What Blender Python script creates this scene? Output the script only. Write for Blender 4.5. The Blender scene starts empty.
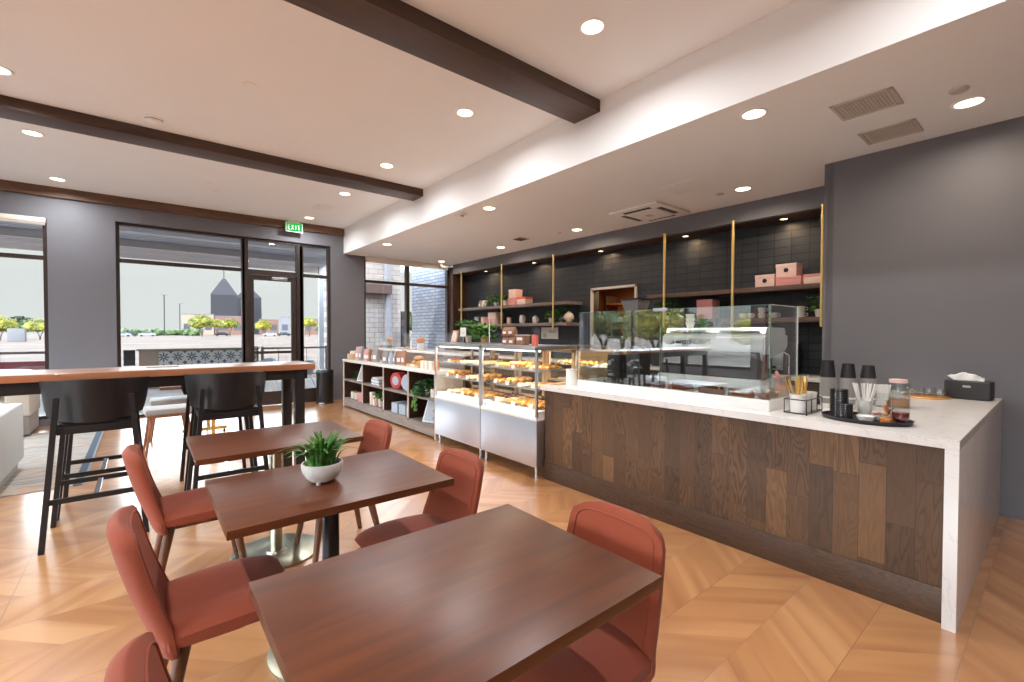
import bpy, bmesh, math, random
from mathutils import Vector, Matrix
random.seed(7)
PI = math.pi
S = bpy.context.scene
COL = S.collection
# ------------------------------------------------------------------ camera
CAMH = 1.42
f_px, yaw, pit, rol = 454.03, 0.685014, -0.01928, 0.002054
Fv = Vector((math.sin(yaw)*math.cos(pit), math.cos(yaw)*math.cos(pit), math.sin(pit)))
rv = Vector((math.cos(yaw), -math.sin(yaw), 0)); uv_ = rv.cross(Fv)
Rv = rv*math.cos(rol) + uv_*math.sin(rol); Uv = Rv.cross(Fv)
cam = bpy.data.cameras.new('camera'); camo = bpy.data.objects.new('camera', cam); COL.objects.link(camo)
cam.sensor_fit = 'HORIZONTAL'; cam.sensor_width = 36; cam.lens = f_px/1024*36; cam.clip_start = .05; cam.clip_end = 600
camo.matrix_world = Matrix(((Rv.x, Uv.x, -Fv.x, 0), (Rv.y, Uv.y, -Fv.y, 0), (Rv.z, Uv.z, -Fv.z, CAMH), (0, 0, 0, 1)))
S.camera = camo
# ------------------------------------------------------------------ world, sun, exposure
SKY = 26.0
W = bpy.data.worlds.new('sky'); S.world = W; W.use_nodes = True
wt = W.node_tree; wt.nodes.clear()
def wn(t): return wt.nodes.new(t)
wo = wn('ShaderNodeOutputWorld'); wb = wn('ShaderNodeBackground'); wc = wn('ShaderNodeTexCoord')
wnz = wn('ShaderNodeTexNoise'); wmp = wn('ShaderNodeMapping'); wr = wn('ShaderNodeValToRGB')
wmp.inputs['Scale'].default_value = (1, 1, 3.2); wnz.inputs['Scale'].default_value = 2.2; wnz.inputs['Detail'].default_value = 6
wr.color_ramp.elements[0].position = .40; wr.color_ramp.elements[0].color = (.40, .56, .86, 1)
wr.color_ramp.elements[1].position = .56; wr.color_ramp.elements[1].color = (.80, .90, 1.0, 1)
wsep = wn('ShaderNodeSeparateXYZ'); wr2 = wn('ShaderNodeValToRGB'); wmx = wn('ShaderNodeMix'); wmx.data_type = 'RGBA'
wr2.color_ramp.elements[0].position = .12; wr2.color_ramp.elements[1].position = .38
wr2.color_ramp.elements[0].color = (1, 1, 1, 1); wr2.color_ramp.elements[1].color = (0, 0, 0, 1)
L = wt.links.new
L(wc.outputs['Generated'], wmp.inputs[0]); L(wmp.outputs[0], wnz.inputs['Vector']); L(wnz.outputs['Fac'], wr.inputs[0])
L(wc.outputs['Generated'], wsep.inputs[0]); L(wsep.outputs['Z'], wr2.inputs[0])
L(wr2.outputs[0], wmx.inputs[0]); L(wr.outputs[0], wmx.inputs[6]); wmx.inputs[7].default_value = (.70, .72, .72, 1)
L(wmx.outputs[2], wb.inputs[0]); wst = wn('ShaderNodeValToRGB')                                        # boosted sky belt above the horizon, added to light the room
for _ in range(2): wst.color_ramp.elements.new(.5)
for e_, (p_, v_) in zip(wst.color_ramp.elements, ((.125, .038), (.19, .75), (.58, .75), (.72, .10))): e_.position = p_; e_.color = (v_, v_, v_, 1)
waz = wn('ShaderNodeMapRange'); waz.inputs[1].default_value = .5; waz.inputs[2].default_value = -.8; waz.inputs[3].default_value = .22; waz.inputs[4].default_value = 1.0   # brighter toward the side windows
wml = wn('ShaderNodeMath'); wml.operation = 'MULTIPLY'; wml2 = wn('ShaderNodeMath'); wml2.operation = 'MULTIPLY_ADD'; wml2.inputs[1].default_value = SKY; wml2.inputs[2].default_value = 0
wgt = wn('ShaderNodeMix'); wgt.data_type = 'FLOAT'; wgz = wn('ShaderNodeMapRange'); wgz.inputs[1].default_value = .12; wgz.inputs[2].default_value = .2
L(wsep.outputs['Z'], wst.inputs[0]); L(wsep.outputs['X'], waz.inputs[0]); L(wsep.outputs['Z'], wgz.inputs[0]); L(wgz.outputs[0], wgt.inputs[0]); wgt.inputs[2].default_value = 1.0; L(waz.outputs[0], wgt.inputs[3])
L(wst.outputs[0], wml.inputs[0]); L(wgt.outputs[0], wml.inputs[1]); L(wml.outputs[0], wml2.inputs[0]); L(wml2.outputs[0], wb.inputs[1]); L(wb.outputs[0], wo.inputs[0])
sun = bpy.data.lights.new('sun', 'SUN'); suno = bpy.data.objects.new('sun', sun); COL.objects.link(suno)
sun.energy = 3.2; sun.angle = .009; sun.color = (1, .96, .9)
suno.rotation_euler = Vector((.42, .40, -.95)).to_track_quat('-Z', 'Y').to_euler()
S.cycles.transparent_max_bounces = 40; S.cycles.max_bounces = 12; S.cycles.diffuse_bounces = 6
S.view_settings.view_transform = 'Standard'; S.view_settings.look = 'None'
S.view_settings.exposure = 0.30; S.view_settings.gamma = 1.0; S.view_settings.use_curve_mapping = False
LAMP_HI, LAMP_LO = 18, 8
# ------------------------------------------------------------------ node helpers and materials
class NT:
    def __init__(s, name):
        s.m = bpy.data.materials.new(name); s.m.use_nodes = True; s.t = s.m.node_tree; s.t.nodes.clear()
        s.out = s.t.nodes.new('ShaderNodeOutputMaterial')
    def n(s, typ, ins=None, **kw):
        d = s.t.nodes.new('ShaderNode'+typ)
        for k, v in kw.items(): setattr(d, k, v)
        for k, v in (ins or {}).items(): s.put(d.inputs[k], v)
        return d
    def put(s, sock, v):
        if isinstance(v, bpy.types.NodeSocket): s.t.links.new(v, sock)
        elif isinstance(v, (tuple, list)) and len(v) == 3 and sock.type == 'RGBA': sock.default_value = (*v, 1)
        else: sock.default_value = v
    def mth(s, op, a, b=0.0, c=0.0):
        d = s.n('Math', {0: a, 1: b, 2: c}, operation=op); return d.outputs[0]
    def mix(s, f, a, b, blend='MIX'):
        d = s.n('Mix', {0: f, 6: a, 7: b}, data_type='RGBA', blend_type=blend); return d.outputs[2]
    def ramp(s, f, stops):
        d = s.n('ValToRGB', {0: f}); e = d.color_ramp.elements
        while len(e) < len(stops): e.new(.5)
        for x, (p, c) in zip(e, stops): x.position = p; x.color = (*c, 1) if len(c) == 3 else c
        return d.outputs[0]
    def obj(s): return s.n('TexCoord').outputs['Object']
    def noise(s, vec, scale, detail=3, dist=0, rough=.5):
        return s.n('TexNoise', {'Vector': vec, 'Scale': scale, 'Detail': detail, 'Distortion': dist, 'Roughness': rough}).outputs['Fac']
    def mapv(s, vec, sc=(1, 1, 1), loc=(0, 0, 0), rot=(0, 0, 0)):
        return s.n('Mapping', {0: vec, 'Location': loc, 'Rotation': rot, 'Scale': sc}).outputs[0]
    def xyz(s, vec):
        d = s.n('SeparateXYZ', {0: vec}); return d.outputs
    def comb(s, x, y, z): return s.n('CombineXYZ', {0: x, 1: y, 2: z}).outputs[0]
    def wn(s, vec): return s.n('TexWhiteNoise', {'Vector': vec}, noise_dimensions='3D').outputs
    def bump(s, h, st=.2, d=.01): return s.n('Bump', {'Height': h, 'Strength': st, 'Distance': d}).outputs[0]
    def bsdf(s, col, rough=.5, metal=0, nrm=None, **ins):
        d = s.n('BsdfPrincipled', {'Base Color': col, 'Roughness': rough, 'Metallic': metal})
        if nrm is not None: s.put(d.inputs['Normal'], nrm)
        for k, v in ins.items(): s.put(d.inputs[k.replace('_', ' ')], v)
        s.t.links.new(d.outputs[0], s.out.inputs[0]); return s.m
def srgb(r, g, b):
    return tuple(((c/255)/12.92 if c/255 <= .04045 else ((c/255+.055)/1.055)**2.4) for c in (r, g, b))
def plain(name, col, rough=.5, metal=0, var=.06, scale=9, **ins):
    """base colour with a little mottling, so no surface is perfectly flat"""
    a = NT(name); f = a.noise(a.obj(), scale, 3)
    c = a.mix(f, tuple(min(1, x*(1-var)) for x in col), tuple(min(1, x*(1+var)) for x in col))
    return a.bsdf(c, rough, metal, **ins)
def brushed(name, col, rough=.28, sc=(3, 3, 220)):
    a = NT(name); f = a.noise(a.mapv(a.obj(), sc), 1.0, 3)
    r = a.mth('MULTIPLY_ADD', f, .22, rough-.08)
    c = a.mix(f, tuple(x*.93 for x in col), col)
    return a.bsdf(c, r, 1.0)
def woodm(name, dark, light, rough=.4, axis='X', scale=1.0, coat=0.0, con=1.0, spec=.5):
    a = NT(name); o = a.obj()
    st = {'X': (1.2, 9, 9), 'Y': (9, 1.2, 9), 'Z': (9, 9, 1.2)}[axis]
    v = a.mapv(o, tuple(k*scale for k in st))
    f = a.noise(v, 1.6, 5, 1.2); g = a.noise(a.mapv(o, tuple(k*scale*6 for k in st)), 2.2, 3)
    c = a.ramp(f, [(.3, dark), (.72, light)])
    c = a.mix(a.mth('MULTIPLY', g, .35*con), c, tuple(x*.55 for x in dark))
    return a.bsdf(c, rough, 0, a.bump(g, .08, .002), Specular_IOR_Level=spec, Coat_Weight=coat, Coat_Roughness=.28)
def fabric(name, col, sc=450, var=.22, fuzz=.4):
    a = NT(name); o = a.obj(); f = a.noise(o, sc, 2); g = a.noise(o, 6, 2)
    c = a.mix(f, tuple(x*(1-var) for x in col), tuple(min(1, x*(1+var)) for x in col))
    c = a.mix(a.mth('MULTIPLY', g, .25), c, tuple(x*.8 for x in col))
    return a.bsdf(c, .9, 0, a.bump(f, .25, .002), Sheen_Weight=fuzz, Sheen_Roughness=.5)
def thin_glass(name, tint=(.97, .99, .98), refl=1.0, ior=1.5, cap=1.0):
    a = NT(name); ge = a.n('NewGeometry')
    dt = a.n('VectorMath', {0: ge.outputs['Normal'], 1: ge.outputs['Incoming']}, operation='DOT_PRODUCT').outputs['Value']
    fr = a.mth('MULTIPLY_ADD', a.mth('POWER', a.mth('SUBTRACT', 1.0, a.mth('ABSOLUTE', dt)), 5.0), .96, .04)
    fr = a.mth('MINIMUM', a.mth('MULTIPLY', fr, refl), cap)
    t = a.n('BsdfTransparent', {'Color': tint}); g = a.n('BsdfGlossy', {'Color': (1, 1, 1), 'Roughness': 0.0})
    mx = a.n('MixShader', {0: fr, 1: t.outputs[0], 2: g.outputs[0]})
    a.t.links.new(mx.outputs[0], a.out.inputs[0]); return a.m
def emis(name, col, st):
    a = NT(name); e = a.n('Emission', {'Color': col, 'Strength': st}); a.t.links.new(e.outputs[0], a.out.inputs[0]); return a.m

def make_floor():
    a = NT('chevron_tile_floor'); x, y, z = a.xyz(a.obj())[:3]
    P = .648
    q = a.mth('DIVIDE', a.mth('SUBTRACT', y, .27), P)
    fr = a.mth('FRACT', q); band = a.mth('FLOOR', q)
    t = a.mth('ABSOLUTE', a.mth('SUBTRACT', fr, .5))                    # 0 mid seam .. .5 joint
    side = a.mth('GREATER_THAN', fr, .5)
    s = a.mth('SUBTRACT', x, a.mth('MULTIPLY', t, P))
    pw = .205
    k = a.mth('DIVIDE', s, pw); ki = a.mth('FLOOR', k); kf = a.mth('FRACT', k)
    rn = a.wn(a.comb(ki, band, side))
    # grain runs along the plank
    sgn = a.mth('MULTIPLY_ADD', side, 2.0, -1.0)
    u = a.mth('ADD', x, a.mth('MULTIPLY', y, sgn)); w = a.mth('SUBTRACT', x, a.mth('MULTIPLY', y, sgn))
    off = a.mth('MULTIPLY', rn[0], 37.0)
    gv = a.comb(a.mth('MULTIPLY', u, .8), a.mth('ADD', a.mth('MULTIPLY', w, 7.5), off), off)
    g1 = a.noise(gv, 1.0, 0.6, .3); g2 = a.noise(a.comb(a.mth('MULTIPLY', u, 4.0), a.mth('MULTIPLY', w, 40.0), off), 1.0, 0)
    c = a.ramp(rn[0], [(0, srgb(188, 132, 82)), (.5, srgb(200, 144, 92)), (1, srgb(211, 158, 106))])
    c = a.mix(a.ramp(g1, [(.42, (0, 0, 0)), (.80, (.75, .75, .75))]), c, srgb(158, 96, 54))
    c = a.mix(a.mth('MULTIPLY', g2, .10), c, srgb(156, 102, 62))
    seam = a.mth('MAXIMUM', a.mth('GREATER_THAN', a.mth('ABSOLUTE', a.mth('SUBTRACT', kf, .5)), .4935), a.mth('LESS_THAN', t, .003))
    midj = a.mth('LESS_THAN', t, .0028)
    c = a.mix(a.mth('MULTIPLY', seam, .30), c, srgb(150, 100, 62)); c = a.mix(midj, c, srgb(150, 108, 78))
    tx = a.mth('ABSOLUTE', a.mth('SUBTRACT', a.mth('FRACT', a.mth('DIVIDE', a.mth('ADD', x, .55), 3.9)), .5))
    grout = a.mth('MAXIMUM', a.mth('GREATER_THAN', t, .4965), a.mth('GREATER_THAN', tx, .4993))
    c = a.mix(grout, c, srgb(168, 124, 92))
    ripple = a.n('TexWave', {'Vector': a.comb(w, u, 0.0), 'Scale': 9.0, 'Distortion': 2.5, 'Detail': 2.0}).outputs['Fac']
    h = a.mth('MULTIPLY', grout, -1.0)
    return a.bsdf(c, .29, 0, a.bump(h, .10, .003), Specular_IOR_Level=.8, Coat_Weight=1.0, Coat_Roughness=.22, Coat_IOR=1.7)

def make_counter_planks():
    a = NT('stained_oak_planks'); x, y, z = a.xyz(a.obj())[:3]
    pw = .118; k = a.mth('DIVIDE', y, pw); ki = a.mth('FLOOR', k); kf = a.mth('FRACT', k)
    r0 = a.wn(a.comb(ki, 3.0, 1.0))[0]
    m = a.mth('ADD', a.mth('DIVIDE', z, .52), a.mth('MULTIPLY', r0, 5.0)); mi = a.mth('FLOOR', m); mf = a.mth('FRACT', m)
    rn = a.wn(a.comb(ki, mi, 2.0))[0]; off = a.mth('MULTIPLY', rn, 61.0)
    g = a.noise(a.comb(a.mth('ADD', a.mth('MULTIPLY', y, 10.0), off), off, a.mth('MULTIPLY', z, 1.5)), 1.0, 2, .35)
    rings = a.mth('PINGPONG', a.mth('MULTIPLY', g, 15.0), .5)
    amt = a.mth('MULTIPLY_ADD', a.wn(a.comb(ki, mi, 7.0))[0], .75, .15)
    fine = a.noise(a.comb(a.mth('MULTIPLY', y, 230.0), off, a.mth('MULTIPLY', z, 9.0)), 1.0, 3)
    c = a.ramp(rn, [(0, srgb(84, 60, 39)), (.4, srgb(98, 70, 45)), (.8, srgb(112, 81, 52)), (1, srgb(140, 103, 67))])
    c = a.mix(a.mth('MULTIPLY', a.ramp(rings, [(.06, (.9, .9, .9)), (.32, (0, 0, 0))]), amt), c, srgb(50, 33, 21))
    c = a.mix(a.mth('MULTIPLY', fine, .45), c, srgb(64, 42, 27))
    seam = a.mth('MAXIMUM', a.mth('GREATER_THAN', a.mth('ABSOLUTE', a.mth('SUBTRACT', kf, .5)), .492), a.mth('GREATER_THAN', a.mth('ABSOLUTE', a.mth('SUBTRACT', mf, .5)), .498))
    c = a.mix(seam, c, srgb(48, 30, 20))
    return a.bsdf(c, .46, 0, a.bump(a.mth('SUBTRACT', a.mth('MULTIPLY', fine, .3), seam), .25, .003))
def make_plinth():
    a = NT('stained_oak_plinth'); x, y, z = a.xyz(a.obj())[:3]
    g = a.noise(a.comb(a.mth('MULTIPLY', y, 1.6), 3.0, a.mth('MULTIPLY', z, 15.0)), 1.0, 4, 1.4)
    rings = a.mth('PINGPONG', a.mth('MULTIPLY', g, 11.0), .5)
    fine = a.noise(a.comb(a.mth('MULTIPLY', y, 9.0), 0.0, a.mth('MULTIPLY', z, 230.0)), 1.0, 3)
    c = a.mix(a.ramp(rings, [(.05, (.75, .75, .75)), (.38, (0, 0, 0))]), srgb(88, 61, 38), srgb(48, 32, 20))
    c = a.mix(a.mth('MULTIPLY', fine, .4), c, srgb(72, 46, 30))
    return a.bsdf(c, .45, 0, a.bump(fine, .2, .002))
def make_tile():
    a = NT('dark_stacked_wall_tile'); x, y, z = a.xyz(a.obj())[:3]
    tw, th = .20, .10
    fy = a.mth('FRACT', a.mth('DIVIDE', y, tw)); fz = a.mth('FRACT', a.mth('DIVIDE', z, th))
    e = a.mth('MAXIMUM', a.mth('GREATER_THAN', a.mth('ABSOLUTE', a.mth('SUBTRACT', fy, .5)), .475), a.mth('GREATER_THAN', a.mth('ABSOLUTE', a.mth('SUBTRACT', fz, .5)), .45))
    rn = a.wn(a.comb(a.mth('FLOOR', a.mth('DIVIDE', y, tw)), a.mth('FLOOR', a.mth('DIVIDE', z, th)), 0.0))[0]
    c = a.mix(rn, (.020, .025, .034), (.032, .039, .051)); c = a.mix(e, c, (.006, .006, .007))
    return a.bsdf(c, a.mth('MULTIPLY_ADD', rn, .2, .42), 0, a.bump(a.mth('MULTIPLY', e, -1.0), .5, .004))
def make_quartz(base=srgb(236, 233, 230)):
    a = NT('white_quartz'); o = a.obj(); n = a.noise(o, 2.2, 8, 1.5, .62)
    vein = a.mth('ABSOLUTE', a.mth('SUBTRACT', n, .5))
    c = a.mix(a.ramp(vein, [(.0, (.4, .4, .4)), (.010, (0, 0, 0))]), base, srgb(190, 188, 190))
    c = a.mix(a.mth('MULTIPLY', a.noise(o, 60, 2), .12), c, srgb(205, 200, 196))
    return a.bsdf(c, .17, 0)
def make_rug():
    a = NT('distressed_rug'); o = a.obj(); x, y, z = a.xyz(o)[:3]
    n = a.noise(a.mapv(o, (1.2, 9, 1)), 1.6, 6, 1.0); f = a.noise(o, 120, 2)
    m2 = a.noise(a.mapv(o, (2, 5, 1), (4, 2, 0)), 1.2, 4, .6)
    c = a.ramp(n, [(.30, srgb(92, 104, 118)), (.42, srgb(150, 154, 156)), (.52, srgb(196, 188, 174)), (.62, srgb(186, 140, 110)), (.72, srgb(206, 200, 190))])
    c = a.mix(a.ramp(m2, [(.45, (0, 0, 0)), (.6, (.7, .7, .7))]), c, srgb(176, 172, 164))
    c = a.mix(a.mth('MULTIPLY', f, .3), c, srgb(110, 108, 104))
    ex = a.mth('GREATER_THAN', x, -.50)
    c = a.mix(ex, c, srgb(78, 92, 108))
    ex2 = a.mth('GREATER_THAN', x, -.44)
    c = a.mix(ex2, c, srgb(140, 146, 150))
    return a.bsdf(c, .95, 0, a.bump(f, .4, .004))
def make_cloudy(name, col, c2, sc, rough=.9, det=5):
    a = NT(name); f = a.noise(a.obj(), sc, det); c = a.mix(a.ramp(f, [(.38, (0, 0, 0)), (.62, (1, 1, 1))]), col, c2)
    return a.bsdf(c, rough)
def make_brick(name, c1, c2, mort, w, h, use='YZ', mw=.01):
    a = NT(name); x, y, z = a.xyz(a.obj())[:3]
    v = a.comb(x if use[0] == 'X' else y, z, 0.0)
    b = a.n('TexBrick', {'Vector': v, 'Color1': c1, 'Color2': c2, 'Mortar': mort, 'Scale': 1.0, 'Mortar Size': mw, 'Brick Width': w, 'Row Height': h})
    return a.bsdf(b.outputs[0], .9)
def make_patio_tile():
    a = NT('patterned_patio_tile'); x, y, z = a.xyz(a.obj())[:3]
    T = .30
    fx = a.mth('SUBTRACT', a.mth('FRACT', a.mth('DIVIDE', x, T)), .5); fz = a.mth('SUBTRACT', a.mth('FRACT', a.mth('DIVIDE', z, T)), .5)
    r = a.mth('SQRT', a.mth('ADD', a.mth('MULTIPLY', fx, fx), a.mth('MULTIPLY', fz, fz)))
    ang = a.mth('ARCTAN2', fz, fx); pet = a.mth('MULTIPLY_ADD', a.mth('COSINE', a.mth('MULTIPLY', ang, 8.0)), .16, .27)
    m = a.mth('LESS_THAN', r, pet); cen = a.mth('LESS_THAN', r, .07)
    cor = a.mth('GREATER_THAN', r, .58)
    m = a.mth('MAXIMUM', a.mth('SUBTRACT', m, cen), cor)
    return a.bsdf(a.mix(m, srgb(172, 168, 162), srgb(58, 66, 76)), .6)
def make_foliage(name, cols, sc=3.0):
    a = NT(name); o = a.obj(); f = a.noise(o, sc, 4); inf = a.n('ObjectInfo').outputs['Random']
    c = a.ramp(a.mth('MULTIPLY_ADD', inf, .2, a.mth('SUBTRACT', f, .1)), [(.3, cols[0]), (.5, cols[1]), (.7, cols[2])])
    return a.bsdf(c, .6, 0, Subsurface_Weight=0.0)

M = {}
M['floor'] = make_floor()
M['planks'] = make_counter_planks(); M['plinth'] = make_plinth(); M['tile'] = make_tile(); M['quartz'] = make_quartz()
M['rug'] = make_rug()
M['ceil'] = plain('ceiling_paint', (.86, .865, .87), .9, var=.02, scale=2)
M['white'] = plain('white_paint', (.86, .855, .845), .7, var=.02)
M['grey'] = plain('charcoal_grey_wall_paint', srgb(112, 112, 118), .55, var=.03, scale=3)
M['beam'] = woodm('dark_stained_beam_wood', srgb(64, 44, 34), srgb(92, 64, 48), .42, 'X', .8)
M['trimwood'] = woodm('brown_trim_wood', srgb(92, 64, 48), srgb(122, 88, 66), .5, 'X', .8)
M['bronze'] = plain('dark_bronze_frame', srgb(62, 50, 46), .42, .35)
M['glass'] = thin_glass('window_glass', (.95, .97, .96), .9)
M['sglass'] = thin_glass('counter_glass', (.95, .975, .97), 4.2, 1.5, .40)
M['wglass'] = thin_glass('side_screen_glass', (.93, .96, .95), 1.1, 1.5, .25)
M['cglass'] = thin_glass('case_glass', (.97, .98, .98), .9, 1.5, .3)
M['jglass'] = thin_glass('jar_glass', (.93, .95, .95), 1.3)
M['gedge'] = plain('green_glass_edge', srgb(96, 140, 126), .2)
M['brass'] = plain('polished_brass', (.88, .64, .24), .30, .75, var=.03)
M['pedestal'] = plain('polished_champagne_metal', (.46, .46, .36), .30, 1.0, var=.04)
M['blackmetal'] = plain('black_metal', (.018, .018, .020), .35, .4)
M['steel'] = brushed('brushed_steel', (.55, .58, .65), .34)
M['steeld'] = brushed('dull_steel_trim', (.50, .51, .53), .35)
M['machine'] = plain('bright_machine_steel', (.88, .90, .90), .30, .65, var=.02)
M['mirror'] = plain('polished_steel', (.84, .86, .90), .13, 1.0, var=.02)
M['walnut_top'] = woodm('walnut_tabletop', srgb(78, 38, 19), srgb(112, 58, 28), .33, 'X', .6, 0, .6, .5)
M['walnut'] = woodm('walnut_legs', srgb(82, 48, 30), srgb(124, 76, 48), .4, 'Z', 1.5)
M['oak'] = woodm('orange_oak_edge', srgb(168, 104, 70), srgb(196, 130, 92), .4, 'X', .8)
M['bartop'] = woodm('bar_table_top', srgb(168, 106, 72), srgb(196, 132, 94), .25, 'X', .6, 1.0)
M['tan_leg'] = woodm('tan_wood_leg', srgb(140, 88, 62), srgb(172, 116, 84), .45, 'Z', 1.2)
M['terra'] = fabric('terracotta_upholstery', srgb(140, 62, 36), fuzz=.1)
M['blackwood'] = woodm('black_stained_wood', srgb(22, 20, 22), srgb(36, 33, 35), .42, 'Z', 1.2)
M['seatpad'] = fabric('black_seat_pad', srgb(46, 44, 46))
M['sofa'] = fabric('pale_blue_grey_upholstery', srgb(188, 198, 202), var=.08)
M['beige'] = fabric('beige_upholstery', srgb(178, 166, 150), var=.08)
M['taupe'] = fabric('taupe_base_upholstery', srgb(120, 108, 100), var=.08)
M['greyfab'] = fabric('warm_grey_upholstery', srgb(150, 146, 142), var=.1)
M['darkwood'] = woodm('dark_cabinet_wood', srgb(58, 38, 30), srgb(86, 58, 44), .5, 'Y', 1)
M['greywood'] = woodm('greyed_shelf_wood', srgb(122, 108, 102), srgb(160, 146, 138), .5, 'Y', 1)
M['palewood'] = woodm('pale_panel_edge', srgb(186, 170, 156), srgb(212, 198, 184), .5, 'Z', 1)
M['shelfwood'] = woodm('brown_shelf_wood', srgb(96, 76, 68), srgb(128, 104, 92), .5, 'Y', 1)
M['maple'] = woodm('light_maple', srgb(196, 160, 118), srgb(222, 190, 148), .45, 'Z', 1)
M['black'] = plain('matte_black_plastic', (.022, .022, .024), .45)
M['blackgl'] = plain('gloss_black_plastic', (.02, .02, .022), .18)
M['cream'] = plain('cream_ceramic', srgb(232, 222, 208), .35)
M['porc'] = plain('white_porcelain', srgb(236, 234, 230), .22)
M['pot'] = plain('matte_white_pot', srgb(214, 208, 202), .8, var=.1, scale=60)
M['pink'] = plain('pink_card', srgb(226, 158, 156), .6)
M['palepink'] = plain('pale_pink_card', srgb(238, 208, 200), .6)
M['coral'] = plain('coral_card', srgb(226, 112, 92), .6)
M['paper'] = plain('white_paper', srgb(236, 234, 230), .8, var=.02)
M['kraft'] = plain('kraft_paper', srgb(190, 148, 106), .8)
M['tissue'] = plain('white_tissue', srgb(240, 240, 240), .95, var=.02)
M['leaf'] = make_foliage('green_leaves', [srgb(38, 78, 26), srgb(72, 124, 44), srgb(128, 168, 70)], 18)
M['leafdk'] = make_foliage('deep_green_leaves', [srgb(24, 62, 28), srgb(44, 96, 44), srgb(84, 134, 60)], 18)
M['spiky'] = make_foliage('succulent_green', [srgb(34, 82, 24), srgb(72, 128, 38), srgb(150, 180, 80)], 30)
M['soil'] = plain('dark_soil', srgb(58, 42, 32), .95)
M['wicker'] = plain('orange_pumpkin_skin', srgb(196, 116, 46), .6, var=.25, scale=40)
M['bread'] = plain('golden_pastry', srgb(216, 150, 74), .6, var=.3, scale=60)
M['cake'] = plain('cream_cake', srgb(238, 214, 176), .6, var=.12, scale=50)
M['berry'] = plain('dark_berry', srgb(110, 34, 30), .4)
M['choc'] = plain('chocolate', srgb(84, 48, 32), .5)
M['granola'] = plain('granola_mix', srgb(150, 108, 84), .8, var=.6, scale=110)
M['syrup'] = plain('red_syrup', srgb(96, 16, 22), .12)
M['honey'] = plain('amber_honey', srgb(206, 128, 62), .2)
M['lamp'] = emis('warm_lamp_lens', (1, .80, .56), 9.0)
M['lampdim'] = emis('warm_cabinet_lamp', (1, .72, .45), 6.0)
M['led'] = emis('cool_led_strip', (1, .95, .86), 3.2)
M['exitgreen'] = emis('green_exit_face', (.02, .62, .10), .8)
M['orangewall'] = plain('orange_kitchen_wall', srgb(150, 92, 46), .7, var=.2, scale=3)
M['patio'] = make_cloudy('patio_concrete', srgb(128, 122, 118), srgb(142, 136, 132), 1.2)
M['sand'] = make_cloudy('desert_sand', srgb(90, 72, 60), srgb(108, 89, 75), .12, .95, 8)
M['roofdeck'] = plain('grey_corrugated_deck', srgb(196, 200, 210), .5)
M['roofwhite'] = plain('white_fascia_metal', srgb(232, 226, 224), .6)
M['patiotile'] = make_patio_tile()
M['block'] = plain('tan_block_wall', srgb(132, 114, 100), .9, var=.12, scale=5)
M['whitebrick'] = make_brick('white_painted_brick', srgb(176, 176, 186), srgb(150, 154, 168), srgb(122, 124, 136), .30, .085, 'YZ', .014)
M['pinkblock'] = make_brick('pale_stacked_block', srgb(156, 142, 134), srgb(148, 134, 126), srgb(112, 102, 98), .40, .20, 'XZ', .012)
M['yellowtree'] = make_foliage('palo_verde_blossom', [srgb(84, 92, 30), srgb(130, 128, 36), srgb(164, 152, 48)], 1.2)
M['greentree'] = make_foliage('mesquite_green', [srgb(42, 62, 28), srgb(66, 88, 40), srgb(98, 112, 56)], 1.2)
M['trunk'] = plain('grey_brown_bark', srgb(96, 84, 66), .9)
M['barn'] = plain('dark_slate_cladding', srgb(44, 40, 44), .7, var=.15, scale=.4)
M['barnroof'] = plain('blue_grey_roof', srgb(48, 45, 52), .6)
M['farbrick'] = plain('far_tan_building', srgb(126, 92, 80), .9)
M['fargrey'] = plain('far_grey_building', srgb(124, 120, 122), .9)
M['farcream'] = plain('far_cream_building', srgb(158, 138, 118), .9)
M['farwin'] = plain('far_dark_windows', srgb(70, 74, 84), .3)
M['carw'] = plain('white_car_paint', srgb(170, 174, 180), .3)
M['red'] = plain('red_stripe_paint', srgb(110, 40, 46), .6)
M['rail'] = plain('grey_brown_railing', srgb(104, 88, 84), .5, .3)
M['chairgrey'] = plain('grey_patio_shell', srgb(150, 160, 170), .5)
M['printpink'] = plain('printed_pink_bag', srgb(206, 158, 156), .55, var=.35, scale=70)
M['printbrown'] = plain('printed_brown_bag', srgb(164, 118, 92), .55, var=.4, scale=70)
M['printgrey'] = plain('printed_grey_bag', srgb(150, 142, 140), .5, var=.4, scale=70)
M['redbag'] = plain('red_round_tin', srgb(200, 62, 64), .4, var=.3, scale=60)
M['bluegrey'] = plain('pale_blue_print', srgb(176, 190, 206), .5, var=.3, scale=50)
M['ventgrey'] = plain('vent_face', srgb(196, 188, 180), .6)
M['ventdark'] = plain('vent_slot', srgb(70, 64, 60), .8)
M['grounddark'] = plain('dark_ink', srgb(34, 30, 32), .7)
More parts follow.
